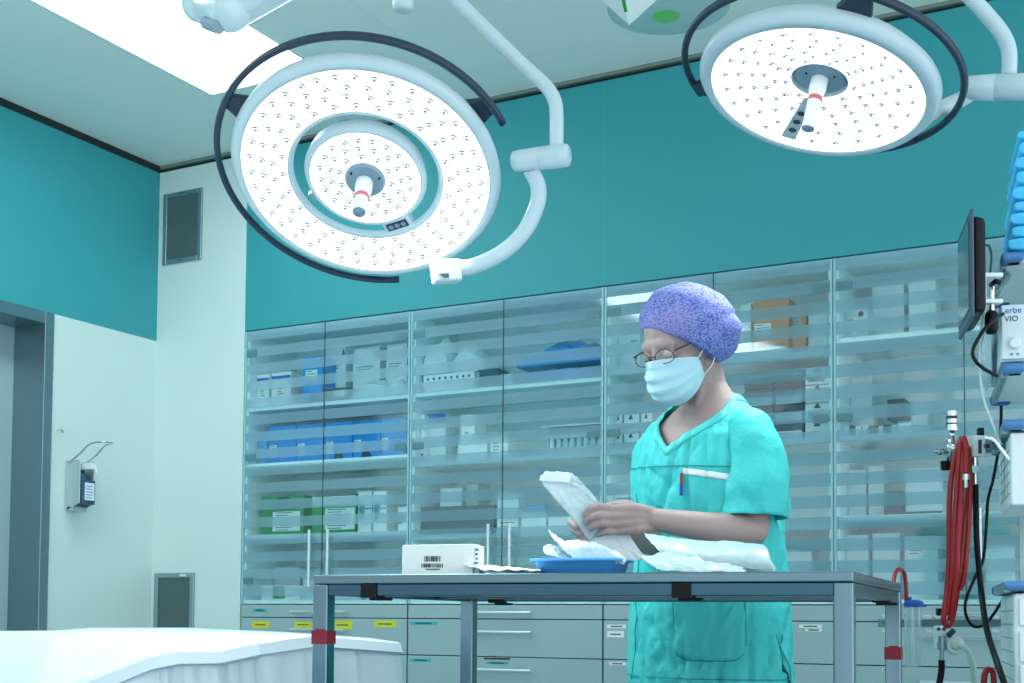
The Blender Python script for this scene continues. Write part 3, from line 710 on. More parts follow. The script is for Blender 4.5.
# --- lamp one: ring and centre disc
c, A = lamp_frame(366, 175.5, 3.50, 40.5, 13)
t = thing('surgical_light', 'ring-shaped surgical lamp with a bright centre disc, hanging left above the table', 'surgical light', c)
RO, RI, RE0, RE1 = 0.361, 0.194, 0.208, 0.332
mb = MB()
mb.lathe([(RI, -0.004), (RI + 0.004, 0.008), (RE0, 0.012), (RE0, 0.006), (RE1, 0.006), (RE1, 0.012), (RO - 0.012, 0.008), (RO, -0.008), (RO - 0.004, -0.024), (RO - 0.03, -0.040), (RI + 0.06, -0.040), (RI + 0.012, -0.014), (RI, -0.004)], 96, c, A, cap=False)
ring = obj('lamp_ring', mb, M['white_lamp'], t, smooth=True)
mb = MB(); mb.lathe([(RE0 + 0.001, 0.004), (RE0 + 0.001, 0.0095), (RE1 - 0.001, 0.0095), (RE1 - 0.001, 0.004)], 96, c, A, cap=False)
obj('ring_cover', mb, led_face, ring)
place_lenses([(0.224, 24, 0), (0.250, 28, .5), (0.277, 33, 0), (0.307, 40, .5)], c, A, 0.0096, ring)
CR, CE = 0.165, 0.149
mb = MB(); mb.lathe([(0.05, 0.012), (CE, 0.012), (CE, 0.016), (CR - 0.006, 0.014), (CR, 0.0), (CR - 0.004, -0.024), (CR - 0.03, -0.044), (0.03, -0.048), (0.0, -0.048)], 72, c, A, cap=False)
disc = obj('lamp_disc', mb, M['white_lamp'], t, smooth=True)
mb = MB(); mb.lathe([(0.050, 0.0125), (0.050, 0.0155), (CE - 0.001, 0.0155), (CE - 0.001, 0.0125)], 72, c, A, cap=False)
obj('disc_cover', mb, led_face, disc)
place_lenses([(0.070, 10, 0), (0.095, 15, .5), (0.121, 20, 0)], c, A, 0.0156, disc)
grip(t, c, A, 0.010)
ab = math.radians(-52); dirb = A[0] * math.cos(ab) + A[1] * math.sin(ab); tb = A[2].cross(dirb)
mb = MB(); mb.obox(c + dirb * 0.179 - A[2] * 0.012, (0.05, 0.085, 0.034), (dirb, tb, A[2]))
for s in (2.15, 4.0):
    dd = A[0] * math.cos(s) + A[1] * math.sin(s); m2 = MB(); m2.obox(c + dd * 0.178 - A[2] * 0.045, (0.06, 0.03, 0.02), (dd, A[2].cross(dd), A[2])); obj('strut', m2, M['white_lamp'], t, bevel=0.003)
br = obj('bridge', mb, M['white_lamp'], t, bevel=0.006)
mb = MB(); mb.obox(c + dirb * 0.178 + A[2] * 0.0062, (0.024, 0.064, 0.003), (dirb, tb, A[2]))
obj('control_panel', mb, M['dark'], br, bevel=0.008)
for k in range(3):
    mb = MB(); mb.lathe([(0.0075, 0), (0.006, 0.002)], 14, c + dirb * 0.178 + tb * ((k - 1) * 0.019) + A[2] * 0.0076, A); obj('button', mb, M['hub'], br)
mb = MB(); mb.tube(arc(c, A, 0.401, -0.026, 38, 292, 60), [(0.012, 0.009)] * 61, 10); obj('rail', mb, M['navy'], t, smooth=True)
for deg, wd in ((165, 0.075), (46, 0.075), (282, 0.05)):
    a = math.radians(deg); dd = A[0] * math.cos(a) + A[1] * math.sin(a)
    mb = MB(); mb.frustum(c + dd * 0.335 - A[2] * 0.040, (wd * 1.1, 0.026), (wd * 0.6, 0.014), 0.058, (A[2].cross(dd), A[2], dd)); obj('rail_bracket', mb, M['navy'], t, bevel=0.004)
# arm: block, curved yoke
Z1 = 3.50
blk = c + A[0] * (0.372 * math.cos(math.radians(-39))) + A[1] * (0.372 * math.sin(math.radians(-39))) - A[2] * 0.035
yk = [atZ(447, 268, Z1 - 0.02), atZ(470, 267, Z1), atZ(500, 254, Z1 + 0.02), atZ(524, 232, Z1 + 0.03), atZ(537, 205, Z1 + 0.03), atZ(538, 186, Z1 + 0.02), atZ(531, 170, Z1)]
arm = thing('lamp_arm', 'white curved tubular arm carrying the ring-shaped lamp from the ceiling', 'lamp arm', atZ(540, 158, Z1))
d1 = (yk[1] - yk[0]).normalized()
mb = MB(); mb.obox(atZ(446, 272, Z1 - 0.02), (0.075, 0.06, 0.052), (d1, d1.cross(AX).normalized(), -(d1.cross(d1.cross(AX))).normalized() * -1)); kb = obj('swivel_block', mb, M['white_lamp'], t, bevel=0.008)
A2 = (d1, -(d1.cross(AX)).normalized(), (d1.cross(-(d1.cross(AX)))).normalized())
mb = MB(); f0 = atZ(444, 274, Z1 - 0.052)
for k in range(3): mb.obox(f0 + UP * (-0.004 * k) + RT * (0.003 * k), (0.028 - 0.006 * k, 0.002, 0.003), (d1, AX, d1.cross(AX)))
obj('type_label', mb, M['ink'], kb)
mb = MB(); mb.tube(bez(yk, 8), 0.0215, 16); obj('yoke', mb, M['white_lamp'], arm, smooth=True)
j0, j1 = atZ(513, 161.5, Z1 + 0.01), atZ(569, 155, Z1 - 0.05); jd = (j1 - j0).normalized()
mb = MB(); L_ = (j1 - j0).length; JA = frame(jd, UP)
mb.lathe([(0.020, 0), (0.026, 0.004), (0.028, 0.02), (0.030, L_ * 0.49), (0.0290, L_ * 0.495), (0.030, L_ * 0.5), (0.031, L_ - 0.02), (0.029, L_ - 0.004), (0.022, L_)], 28, j0, JA)
obj('joint', mb, M['white_lamp'], arm, smooth=True)
up = [atZ(556.5, 150, Z1 - 0.03), atZ(556.5, 112, Z1 - 0.03), atZ(553.5, 98, Z1 - 0.03), atZ(544, 84, Z1 - 0.03), atZ(520, 62, Z1 - 0.03), atZ(452, -4, Z1 - 0.03), atZ(400, -52, Z1 - 0.03)]
top = V3((up[-1].x, up[-1].y, ZC))
mb = MB(); mb.tube(bez(up, 8), 0.0185, 16); obj('upper_tube', mb, M['white_lamp'], arm, smooth=True)
mb = MB(); mb.tube([up[-1] - V3((0, 0, 0.04)), top], 0.045, 20); mb.tube([top - V3((0, 0, 0.06)), top - V3((0, 0, 0.001))], [0.10, 0.16], 24)
obj('ceiling_post', mb, M['white_lamp'], arm)
spot('surgical_beam', c, A[2], SPOT1_W, 150, 0.3)

# --- lamp two: plain disc
c, A = lamp_frame(817, 91, 3.50, 58, 10)
t = thing('surgical_light', 'disc-shaped surgical lamp with a full bright face, hanging at the upper right', 'surgical light', c)
RO, RE = 0.322, 0.285
mb = MB(); mb.lathe([(0.0, -0.064), (0.076, -0.064), (0.076, -0.032), (RE, 0.006), (RE, 0.012), (RO - 0.014, 0.010), (RO, -0.008), (RO - 0.002, -0.026), (RO - 0.03, -0.052), (0.04, -0.068), (0, -0.068)], 96, c, A, cap=False)
disc = obj('lamp_disc', mb, M['white_lamp'], t, smooth=True)
mb = MB(); mb.lathe([(0.077, -0.034), (0.077, -0.0295), (RE - 0.001, 0.0095), (RE - 0.001, 0.004)], 96, c, A, cap=False)
obj('disc_cover', mb, led_face, disc)
place_lenses([(0.093, 9, 0), (0.119, 12, .5), (0.146, 16, 0), (0.178, 19, .5), (0.214, 22, 0), (0.250, 23, .5)], c, A, lambda R_: -0.0294 + 0.039 * (R_ - 0.077) / (RE - 0.078), disc)
grip(t, c, A, -0.052, 1.28, 0.03)
ab = math.radians(-101); dirb = A[0] * math.cos(ab) + A[1] * math.sin(ab); tb = A[2].cross(dirb)
mb = MB(); mb.frustum(c + dirb * 0.085 - A[2] * 0.0255, (0.026, 0.003), (0.042, 0.003), 0.17, (tb, (A[2] - dirb * 0.187).normalized(), (dirb + A[2] * 0.187).normalized()))
cp = obj('control_panel', mb, mat('panel_silver', (176, 194, 204), 0.35), t)
for k in range(3):
    mb = MB(); mb.lathe([(0.011, 0), (0.009, 0.002)], 14, c + dirb * (0.145 + 0.035 * k) + A[2] * (-0.0115 + 0.0066 * k), A); obj('button', mb, M['dark'], cp)
mb = MB(); mb.tube(arc(c, A, 0.371, -0.045, 211, -54, 60), [(0.012, 0.0095)] * 61, 10); obj('rail', mb, M['navy'], t, smooth=True)
for deg, wd in ((206, 0.075), (82, 0.085), (-38, 0.05)):
    a = math.radians(deg); dd = A[0] * math.cos(a) + A[1] * math.sin(a)
    mb = MB(); mb.frustum(c + dd * 0.300 - A[2] * 0.040, (wd * 1.1, 0.026), (wd * 0.6, 0.014), 0.075, (A[2].cross(dd), A[2], dd)); obj('rail_bracket', mb, M['navy'], t, bevel=0.004)
Z2 = 3.52
arm = thing('lamp_arm', 'white tubular arm and joint carrying the disc-shaped lamp, upper right', 'lamp arm', atZ(990, 88, Z2))
yk = [atZ(926, 116, Z2 + 0.02), atZ(944, 107, Z2 + 0.03), atZ(960, 100, Z2 + 0.03), atZ(976, 90, Z2 + 0.02)]
mb = MB(); mb.tube(bez(yk, 6), 0.021, 16); obj('yoke', mb, M['white_lamp'], arm, smooth=True)
j0, j1 = atZ(965, 88, Z2 + 0.02), atZ(1034, 86.5, Z2 - 0.06); L_ = (j1 - j0).length; JA = frame(j1 - j0, UP)
mb = MB(); mb.lathe([(0.024, 0), (0.031, 0.004), (0.032, 0.02), (0.0345, L_ * 0.45), (0.0335, L_ * 0.455), (0.0345, L_ * 0.46), (0.0345, L_ - 0.02), (0.03, L_)], 28, j0, JA)
obj('joint', mb, M['white_lamp'], arm, smooth=True)
up = [atZ(1009, 76, Z2 - 0.03), atZ(1009, 52, Z2 - 0.03), atZ(1002, 34, Z2 - 0.03), atZ(985, 13, Z2 - 0.03), atZ(965, -8, Z2 - 0.03), atZ(930, -44, Z2 - 0.03)]
top = V3((up[-1].x, up[-1].y, ZC))
mb = MB(); mb.tube(bez(up, 8), 0.0205, 16); obj('upper_tube', mb, M['white_lamp'], arm, smooth=True)
mb = MB(); mb.tube([up[-1] - V3((0, 0, 0.04)), top], 0.045, 20); mb.tube([top - V3((0, 0, 0.06)), top - V3((0, 0, 0.001))], [0.10, 0.16], 24)
obj('ceiling_post', mb, M['white_lamp'], arm)
spot('surgical_beam', c, A[2], SPOT2_W, 75, 0.26)

# ceiling boom joint at the top left, in front of the luminaire
ZB = 2.6
bm_ = thing('ceiling_boom', 'white rounded boom arm and elbow joint at the top left, before the light panel', 'boom arm', atZ(228, 8, ZB))
a0 = atZ(196, 2, ZB + 0.1); a1 = atZ(234, 12, ZB - 0.05)
mb = MB(); FA = frame(a1 - a0, UP); L_ = (a1 - a0).length
mb.lathe([(0.020, 0), (0.034, 0.006), (0.039, 0.02), (0.040, L_ * 0.45), (0.0385, L_ * 0.455), (0.040, L_ * 0.46), (0.041, L_ - 0.016), (0.034, L_)], 28, a0, FA)
hd = obj('elbow', mb, M['white_lamp'], bm_, smooth=True)
mb = MB(); q0 = atZ(206, 23, ZB - 0.02); q1 = atZ(219, 27.5, ZB - 0.05); mb.tube([q0, q1], (0.013), 12); obj('grey_insert', mb, M['hub'], hd)
b0 = atZ(232, 8, ZB); b1 = atZ(330, -52, ZB - 0.1); bd = (b1 - b0).normalized(); BA = frame(bd, UP)
mb = MB(); mb.frustum(b0, (0.075, 0.055), (0.085, 0.06), (b1 - b0).length, BA); obj('boom_beam', mb, M['white_lamp'], bm_, bevel=0.014, seg=3)
mb = MB(); mb.tube([b1, V3((b1.x, b1.y, ZC))], 0.05, 20); obj('ceiling_post', mb, M['white_lamp'], bm_)
# small round knob coming down from the ceiling beside lamp one
k0 = atZ(403, 6, 3.3); kt = thing('ceiling_stub', 'small round white pendant stub at the top edge beside the arm', 'pendant', k0)
mb = MB(); mb.lathe([(0.016, -0.014), (0.025, -0.010), (0.027, 0.0), (0.027, 0.02), (0.018, 0.03), (0.016, ZC - k0.z)], 20, k0)
obj('stub_body', mb, M['white_lamp'], kt, smooth=True)
# ceiling plate with green dot, and hanging wedge sign
gp = atz(690, 20, ZC); cg = atz(666, 14.5, ZC); R_ = 0.24
pl = thing('ceiling_plate', 'round white ceiling plate with a green dot, beside the wedge-shaped sign', 'ceiling plate', (cg.x, cg.y, ZC))
mb = MB(); mb.lathe([(0.0, -0.006), (0.20, -0.006), (0.24, 0.0)], 48, (cg.x + 0.03, cg.y - 0.05, ZC - 0.0005), cap=False); obj('plate', mb, mat('ceiling_plate_paint', (186, 214, 216), 0.5), pl, smooth=True)
mb = MB(); mb.lathe([(0.0, -0.0015), (0.055, -0.0015), (0.056, 0)], 32, (cg.x, cg.y, ZC - 0.0068), cap=False); obj('green_dot', mb, M['green_dot'], pl)
ws = atZ(629, 25, 4.4)
wg = thing('hanging_wedge_sign', 'white wedge-shaped hanging sign with a green edge at the top of the ceiling', 'sign', ws)
l0, r0, bk = atZ(597, -4, 4.42), atZ(661, -4, 4.5), atZ(630, -20, 4.9); q1 = atZ(622, -6, 4.3)
mb = MB(); mb.add([ws, q1, l0, r0, bk], [(0, 1, 2), (0, 1, 3), (0, 2, 4), (0, 3, 4), (1, 2, 4), (1, 3, 4)]); obj('wedge_body', mb, M['white_pl'], wg)
mb = MB(); mb.tube([ws * 0.55 + q1 * 0.45, q1], 0.006, 6); obj('green_edge', mb, M['green'], wg)
mb = MB(); mb.tube([(q1 + bk) / 2, V3(((q1 + bk) / 2).to_tuple()[:2] + (ZC,))], 0.01, 8); obj('hanger', mb, M['white_pl'], wg)
# ------------------------------------------------------------------ steel instrument table
TH, TW, TD, HT = 0.0995, 1.088, 0.753, 0.92
TA = V3((3.3032, -2.9752, 0))
E1 = V3((math.cos(TH), math.sin(TH), 0)); E2 = V3((-math.sin(TH), math.cos(TH), 0)); E3 = V3((0, 0, 1))
def tp(a, b, z): return TA + E1 * a + E2 * b + E3 * z
tb_ = thing('instrument_table', 'long stainless steel table the nurse works at, with red tape on two legs', 'table', (TA + E1 * TW / 2 + E2 * TD / 2), TH)
def tbox(mb, a0, b0, z0, a1, b1, z1, m=None):
    mb.obox(tp((a0 + a1) / 2, (b0 + b1) / 2, (z0 + z1) / 2), (a1 - a0, b1 - b0, z1 - z0), (E1, E2, E3), m)
mb = MB(); tbox(mb, 0, 0, HT - 0.019, TW, TD, HT); obj('table_top', mb, M['steel'], tb_, bevel=0.003)
lw = 0.034
mb = MB(); tbox(mb, 0.03, 0.03, HT - 0.022, TW - 0.03, TD - 0.03, HT - 0.0192); obj('underside_shade', mb, mat('painted_shade', (20, 30, 36), 0.7), tb_)  # added dark sheet, its colour stands in for shade beneath the top
for a, b in ((0.0, 0.0), (TW - lw, 0.0), (0.0, TD - lw), (TW - lw, TD - lw)):
    mb = MB(); tbox(mb, a, b, 0.012, a + lw, b + lw, HT - 0.0195); lg = obj('leg', mb, M['steel'], tb_, bevel=0.003)
    mb = MB(); tbox(mb, a + 0.004, b + 0.004, 0.0, a + lw - 0.004, b + lw - 0.004, 0.012); obj('foot_pad', mb, M['black'], lg)
    if (a == 0.0 and b == 0.0) or (a > 0 and b > 0):
        zc = 0.792 if b == 0 else 0.762
        mb = MB(); tbox(mb, a - 0.0012, b - 0.0012, zc - 0.014, a + lw + 0.0012, b + lw + 0.0012, zc + 0.014); tbox(mb, a + 0.008, b - 0.0016, zc + 0.013, a + lw - 0.004, b + 0.01, zc + 0.017)
        obj('red_tape', mb, M['red_t'], lg)
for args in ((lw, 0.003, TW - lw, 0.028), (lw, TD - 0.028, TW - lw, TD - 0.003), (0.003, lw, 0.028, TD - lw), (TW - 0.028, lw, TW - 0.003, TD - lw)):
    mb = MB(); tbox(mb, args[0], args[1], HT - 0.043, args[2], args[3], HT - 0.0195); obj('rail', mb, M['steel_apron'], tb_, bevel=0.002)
for k in range(2):
    mb = MB(); tbox(mb, lw, 0.22 + 0.30 * k, HT - 0.040, TW - lw, 0.25 + 0.30 * k, HT - 0.0195); obj('cross_bar', mb, M['steel'], tb_)
def pad(a, b, w_=0.036):
    mb = MB(); tbox(mb, a, b, HT - 0.047, a + w_, b + 0.040, HT - 0.019); tbox(mb, a + 0.004, b + 0.03, HT - 0.052, a + w_ + 0.012, b + 0.05, HT - 0.046)
    obj('clamp', mb, M['black'], tb_, bevel=0.001)
pad(0.112, -0.001); pad(0.762, -0.001); pad(0.08, TD - 0.040); pad(TW - 0.039, TD * 0.72)
mb = MB(); tbox(mb, lw, 0.03, 0.22, TW - lw, TD - 0.03, 0.235); obj('lower_shelf', mb, M['steel'], tb_, bevel=0.002)

# --- things on the table
def on(px, py, b):
    """table coordinate a of image x at table depth b"""
    P = tp(0, b, 0); d = ray(px, py); n = E2
    t_ = (P - CAM).dot(n) / d.dot(n); q = CAM + d * t_
    return (q - TA).dot(E1), q.z
a0, z0 = on(402, 545, 0.10); a1, _ = on(473, 545, 0.10); a2, _ = on(483, 547, 0.16)
bx = thing('supply_box', 'white cardboard box with two printed barcodes at the left end of the table', 'box', tp(a0, 0.1, HT), TH)
mb = MB(); tbox(mb, a0, 0.10, HT + 0.001, a1, 0.135, z0); obj('body', mb, M['paper'], bx, bevel=0.0015)
mb = MB(); tbox(mb, a1 + 0.0002, 0.106, HT + 0.001, a1 + 0.012, 0.13, z0 - 0.004); obj('end_flap', mb, M['paper'], bx, bevel=0.001)
def prn(px, py): q = on(px, py, 0.0995); return q
mb = MB(); random.seed(3)
for (x0, x1, y0, y1) in ((424.5, 441, 556, 561.5), (421.5, 443, 563.5, 567.5)):
    x = x0
    while x < x1:
        wv = random.choice((0.5, 0.8, 1.2)); pa, za = prn(x, y0); pb, zb_ = prn(min(x + wv, x1), y1)
        mb.add([tp(pa, 0.0988, za), tp(pb, 0.0988, za), tp(pb, 0.0988, zb_), tp(pa, 0.0988, zb_)], [(0, 1, 2, 3)]); x += wv + random.choice((0.4, 0.7, 1.0))
for (x0, x1, y) in ((426, 440, 568.8),):
    pa, za = prn(x0, y); pb, zb_ = prn(x1, y + 0.9); mb.add([tp(pa, 0.0988, za), tp(pb, 0.0988, za), tp(pb, 0.0988, zb_), tp(pa, 0.0988, zb_)], [(0, 1, 2, 3)])
obj('barcode', mb, M['ink'], bx)
mb = MB()
for k in range(5):
    a_ = a1 + 0.003; zz = z0 - 0.012 - 0.009 * k; mb.obox(tp(a1 + 0.006 - 0.001 * (k % 2), 0.1056, zz), (0.008 - 0.002 * (k % 3), 0.0006, 0.003), (E1, E2, E3))
obj('side_print', mb, M['ink'], bx)
def sheet(name, label, cat, P, m, nu=24, nv=14, thick=0.0015, wob=0.006, freq=14, parent=None, seed=1.0):
    """crumpled sheet through a coarse net of points P[row][col]"""
    R_, C_ = len(P), len(P[0])
    def cr(a, b, c_, d, t): return 0.5 * ((2 * b) + (c_ - a) * t + (2 * a - 5 * b + 4 * c_ - d) * t * t + (3 * b - a - 3 * c_ + d) * t ** 3)
    def ev(u, v):
        x = u * (C_ - 1); i = min(int(x), C_ - 2); fx = x - i; y = v * (R_ - 1); j = min(int(y), R_ - 2); fy = y - j
        def row(r): 
            g = lambda k: P[r][max(0, min(C_ - 1, k))]
            return cr(g(i - 1), g(i), g(i + 1), g(i + 2), fx)
        h = lambda k: row(max(0, min(R_ - 1, k)))
        q = cr(h(j - 1), h(j), h(j + 1), h(j + 2), fy)
        return q + V3((noise.noise(V3((u * freq, v * freq, seed))), noise.noise(V3((u * freq, v * freq, seed + 9))), noise.noise(V3((u * freq * .8, v * freq * .8, seed + 5))) * 1.3)) * wob
    mb = MB(); mb.grid(ev, nu, nv)
    o = obj(name, mb, m, parent, smooth=True, solid=thick)
    if label: tag(o, label, cat)
    return o
paper_p = mat('pouch_paper', (236, 244, 246), 0.6, bump=(60, 0.3, 0.004))
film_p = mat('pouch_film', (200, 226, 232), 0.18, bump=(40, 0.5, 0.008))
def T(px, py, b):
    """world point seen at px, py on the vertical plane b metres behind the table's front edge"""
    q, z = on(px, py, b); return tp(q, b, z)
# small flat packet in front of the box
zt = HT + 0.004
sheet('flat_packet', 'small flat white packet lying at the front beside the barcoded box', 'packet',
      [[T(464, 564, .08), T(485, 570, .07), T(515, 570, .06), T(541, 571, .06)], [T(468, 567, .14), T(490, 566, .14), T(515, 568, .14), T(540, 570.5, .14)], [T(470, 570, .2), T(490, 572, .2), T(515, 573, .2), T(536, 573, .2)]], paper_p, wob=0.003)
# blue tray
TB0, TB1 = 0.12, 0.25
al, zr = on(524, 556.5, TB0); ar, zr2 = on(619, 562.5, TB0); zr = max(zr, zr2) ; al2, _ = on(537, 572, TB0); ar2, _ = on(624, 572, TB0)
tr_ = thing('kidney_tray', 'shallow bright blue plastic tray filled with white pouches', 'tray', tp((al + ar) / 2, 0.2, HT), TH)
def rr(a0, a1, b0, b1, r, z, n=5):
    out = []
    for cx_, cy_, s in ((a1 - r, b1 - r, 0), (a0 + r, b1 - r, 1), (a0 + r, b0 + r, 2), (a1 - r, b0 + r, 3)):
        for k in range(n + 1):
            a = PI / 2 * (s + k / n); out.append(tp(cx_ + r * math.cos(a), cy_ + r * math.sin(a), z))
    return out
zr = HT + 0.034; n_ = 24
loops = [rr(al + .035, ar - .035, TB0 + .035, TB1 - .035, .02, HT + .001), rr(al + .018, ar - .018, TB0 + .018, TB1 - .018, .03, HT + .001), rr(al + .008, ar - .008, TB0 + .008, TB1 - .008, .035, zr), rr(al, ar, TB0, TB1, .04, zr), rr(al, ar, TB0, TB1, .04, zr - .005)]
mb = MB(); vs = [p for l in loops for p in l]; fs = [tuple(range(n_))]
for i in range(4):
    for j in range(n_): a, b = i * n_ + j, i * n_ + (j + 1) % n_; fs.append((a, b, b + n_, a + n_))
mb.add(vs, fs); obj('tray_body', mb, mat('tray_blue', (90, 180, 255), 0.3, sub=0.0), tr_, smooth=True, solid=0.002)
# pouches in the tray
def pouchpack(name, label, film_rows, paper_rows, seed):
    o = thing(name, label, 'pouch', film_rows[1][1]); 
    sheet('film_side', None, None, film_rows, film_p, parent=o, wob=0.004, seed=seed)
    sheet('paper_side', None, None, paper_rows, paper_p, parent=o, wob=0.003, seed=seed + 3)
    return o
pouchpack('sterile_pouch', 'peeled pouch in the blue tray with a tall pointed flap',
          [[T(562, 541, .20), T(585, 541, .19), T(605, 547, .18), T(624, 556, .17)], [T(566, 550, .17), T(588, 546, .15), T(606, 550, .15), T(626, 561, .15)], [T(574, 560, .15), T(590, 562, .145), T(606, 563, .145), T(624, 564, .15)]],
          [[T(548.5, 530, .23), T(556, 536, .23), T(570, 545, .23), T(590, 554, .23)], [T(552, 536, .19), T(560, 545, .18), T(574, 553, .17), T(592, 560, .17)], [T(558, 542, .17), T(566, 552, .16), T(578, 560, .16), T(594, 565, .16)]], 2.0)
pouchpack('sterile_pouch', 'short rolled pouch at the left end of the blue tray',
          [[T(544, 546, .22), T(554, 545, .22), T(564, 551, .22), T(580, 558, .22)], [T(543, 550, .19), T(554, 550, .18), T(566, 556, .18), T(582, 562, .18)], [T(546, 555, .17), T(556, 557, .165), T(568, 562, .165), T(582, 565, .17)]],
          [[T(545, 548, .25), T(556, 547, .25), T(568, 553, .25), T(580, 560, .25)], [T(545, 553, .23), T(556, 555, .23), T(568, 560, .23), T(580, 563, .23)]], 6.0)
# pile of opened wrappers to the right
pouchpack('opened_wrapper', 'large opened white wrapper lying folded at the right of the tray',
          [[T(644, 533, .30), T(668, 537, .33), T(700, 541, .34), T(735, 542, .34), T(764, 545, .33)], [T(650, 541, .24), T(676, 543, .26), T(704, 548, .26), T(738, 548, .26), T(768, 550, .26)], [T(664, 551, .22), T(684, 555, .22), T(706, 556, .22), T(738, 556, .22), T(771, 560, .22)], [T(672, 562, .22), T(690, 568, .22), T(706, 569, .22), T(738, 569, .22), T(777, 570, .22)]],
          [[T(646, 537, .36), T(680, 541, .37), T(720, 545, .37), T(762, 550, .36)], [T(660, 552, .30), T(690, 556, .30), T(720, 560, .30), T(768, 562, .30)], [T(670, 566, .28), T(695, 569, .28), T(725, 570, .28), T(775, 571, .28)]], 11.0)
pouchpack('opened_wrapper', 'smaller white wrapper with shiny film in front of the folded one',
          [[T(643, 559, .16), T(662, 553, .17), T(688, 556, .17), T(712, 562, .17), T(742, 568, .17)], [T(648, 563, .12), T(668, 562, .12), T(690, 564, .12), T(716, 568, .12), T(746, 571, .12)], [T(660, 570, .10), T(680, 571, .10), T(700, 572, .10), T(720, 572, .10), T(745, 573, .10)]],
          [[T(641, 556, .20), T(664, 556, .20), T(690, 560, .20), T(730, 564, .20)], [T(652, 566, .18), T(672, 567, .18), T(694, 569, .18), T(734, 570, .18)]], 15.0)

# ------------------------------------------------------------------ draped table, lower left
cloth = mat('drape_cloth', (204, 219, 229), 0.42, bump=(300, 0.12, 0.002))
poly = [atZ(30, 700, 1.9), atZ(80, 683, 2.2), atZ(148, 656, 2.62), atZ(175, 651, 2.75), atZ(215, 651, 2.86), atZ(255, 643, 3.0), atZ(312, 635, 3.1), atZ(398, 642.5, 3.5), atZ(372, 638.5, 3.8), atZ(300, 633, 3.92), atZ(190, 628, 4.0), atZ(90, 628, 4.02), atZ(46, 632, 4.0), atZ(-60, 632, 4.0), atZ(-260, 634, 4.0), atZ(-420, 720, 2.6), atZ(-260, 760, 1.9)]
cen = atZ(60, 634, 3.1)
def bd_(u):
    n = len(poly); x = (u % 1) * n; i = int(x) % n; f = x - int(x); return poly[i] * (1 - f) + poly[(i + 1) % n] * f
dt = thing('draped_table', 'table covered with a pale blue-white drape in the lower left foreground', 'draped table', (cen.x, cen.y, 0))
def top_fn(u, v):
    b = bd_(u); q = cen.lerp(b, v); z = cen.z + 0.004 + (b.z - cen.z - 0.004) * v ** 1.5
    return V3((q.x, q.y, z + 0.003 * (1 - v ** 6) * noise.noise(V3((q.x * 7, q.y * 7, 0)))))
NU = 204
vs = [top_fn(0, 0)]
fs = []
RN = 14
for j in range(1, RN + 1):
    for i in range(NU): vs.append(top_fn(i / NU, j / RN))
for i in range(NU): fs.append((0, 1 + i, 1 + (i + 1) % NU))
for j in range(RN - 1):
    for i in range(NU): a = 1 + j * NU + i; b = 1 + j * NU + (i + 1) % NU; fs.append((a, a + NU, b + NU, b))
base = len(vs); SK = 16
for i in range(NU): vs.append(bd_(i / NU) + V3((0, 0, 0.0005)))
for j in range(1, SK + 1):
    for i in range(NU):
        u = i / NU; b = bd_(u); out = V3((b.x - cen.x, b.y - cen.y, 0)).normalized(); s = j / SK
        per = u * 17
        n1 = abs(noise.noise(V3((per * 2.6 + s * 0.5, s * 0.8, 3)))); fold = 0.030 * s ** 0.6 * (noise.noise(V3((per * 3.2, s * 0.6, 3))) * 1.6) - 0.040 * s ** 0.4 * max(0, 1 - n1 / 0.10)
        hem = 0.012 if j == 1 else 0.0
        z = b.z * (1 - s) + 0.10 * s
        q = b + out * ((0.002 if j == 1 else 0.008) + 0.035 * s + fold * (0.2 if j == 1 else 1)) ; vs.append(V3((q.x, q.y, (b.z - 0.003) if j == 1 else z)))
for j in range(SK):
    for i in range(NU): a = base + j * NU + i; b = base + j * NU + (i + 1) % NU; fs.append((a, a + NU, b + NU, b))
mb = MB(); mb.add(vs, fs); obj('drape', mb, cloth, dt, smooth=True, solid=0.002)
# double hem line just under the edge
mb = MB(); hv = []
for dz, off in ((-0.003, 0.003), (-0.027, 0.010)):
    for i in range(NU):
        b = bd_(i / NU); out = V3((b.x - cen.x, b.y - cen.y, 0)).normalized(); q = b + out * (off + 0.004); hv.append(V3((q.x, q.y, b.z + dz)))
mb.add(hv, [(i, (i + 1) % NU, NU + (i + 1) % NU, NU + i) for i in range(NU)]); obj('edge_hem', mb, mat('hem_cloth', (214, 228, 236), 0.5), dt, smooth=False, solid=0.0015)
mb = MB(); mb.tube([bd_(i / NU) + V3((bd_(i / NU).x - cen.x, bd_(i / NU).y - cen.y, 0)).normalized() * 0.013 + V3((0, 0, -0.027)) for i in range(NU)], 0.0022, 5, closed=True); obj('seam', mb, mat('hem_seam', (150, 184, 204), 0.6), dt, smooth=True)
mb = MB(); mb.tube([(cen.x, cen.y, 0.0), (cen.x, cen.y, 0.04), (cen.x, cen.y, 0.05), (cen.x, cen.y, cen.z - 0.03)], [0.3, 0.3, 0.07, 0.07], 24); obj('pedestal', mb, M['steel'], dt)
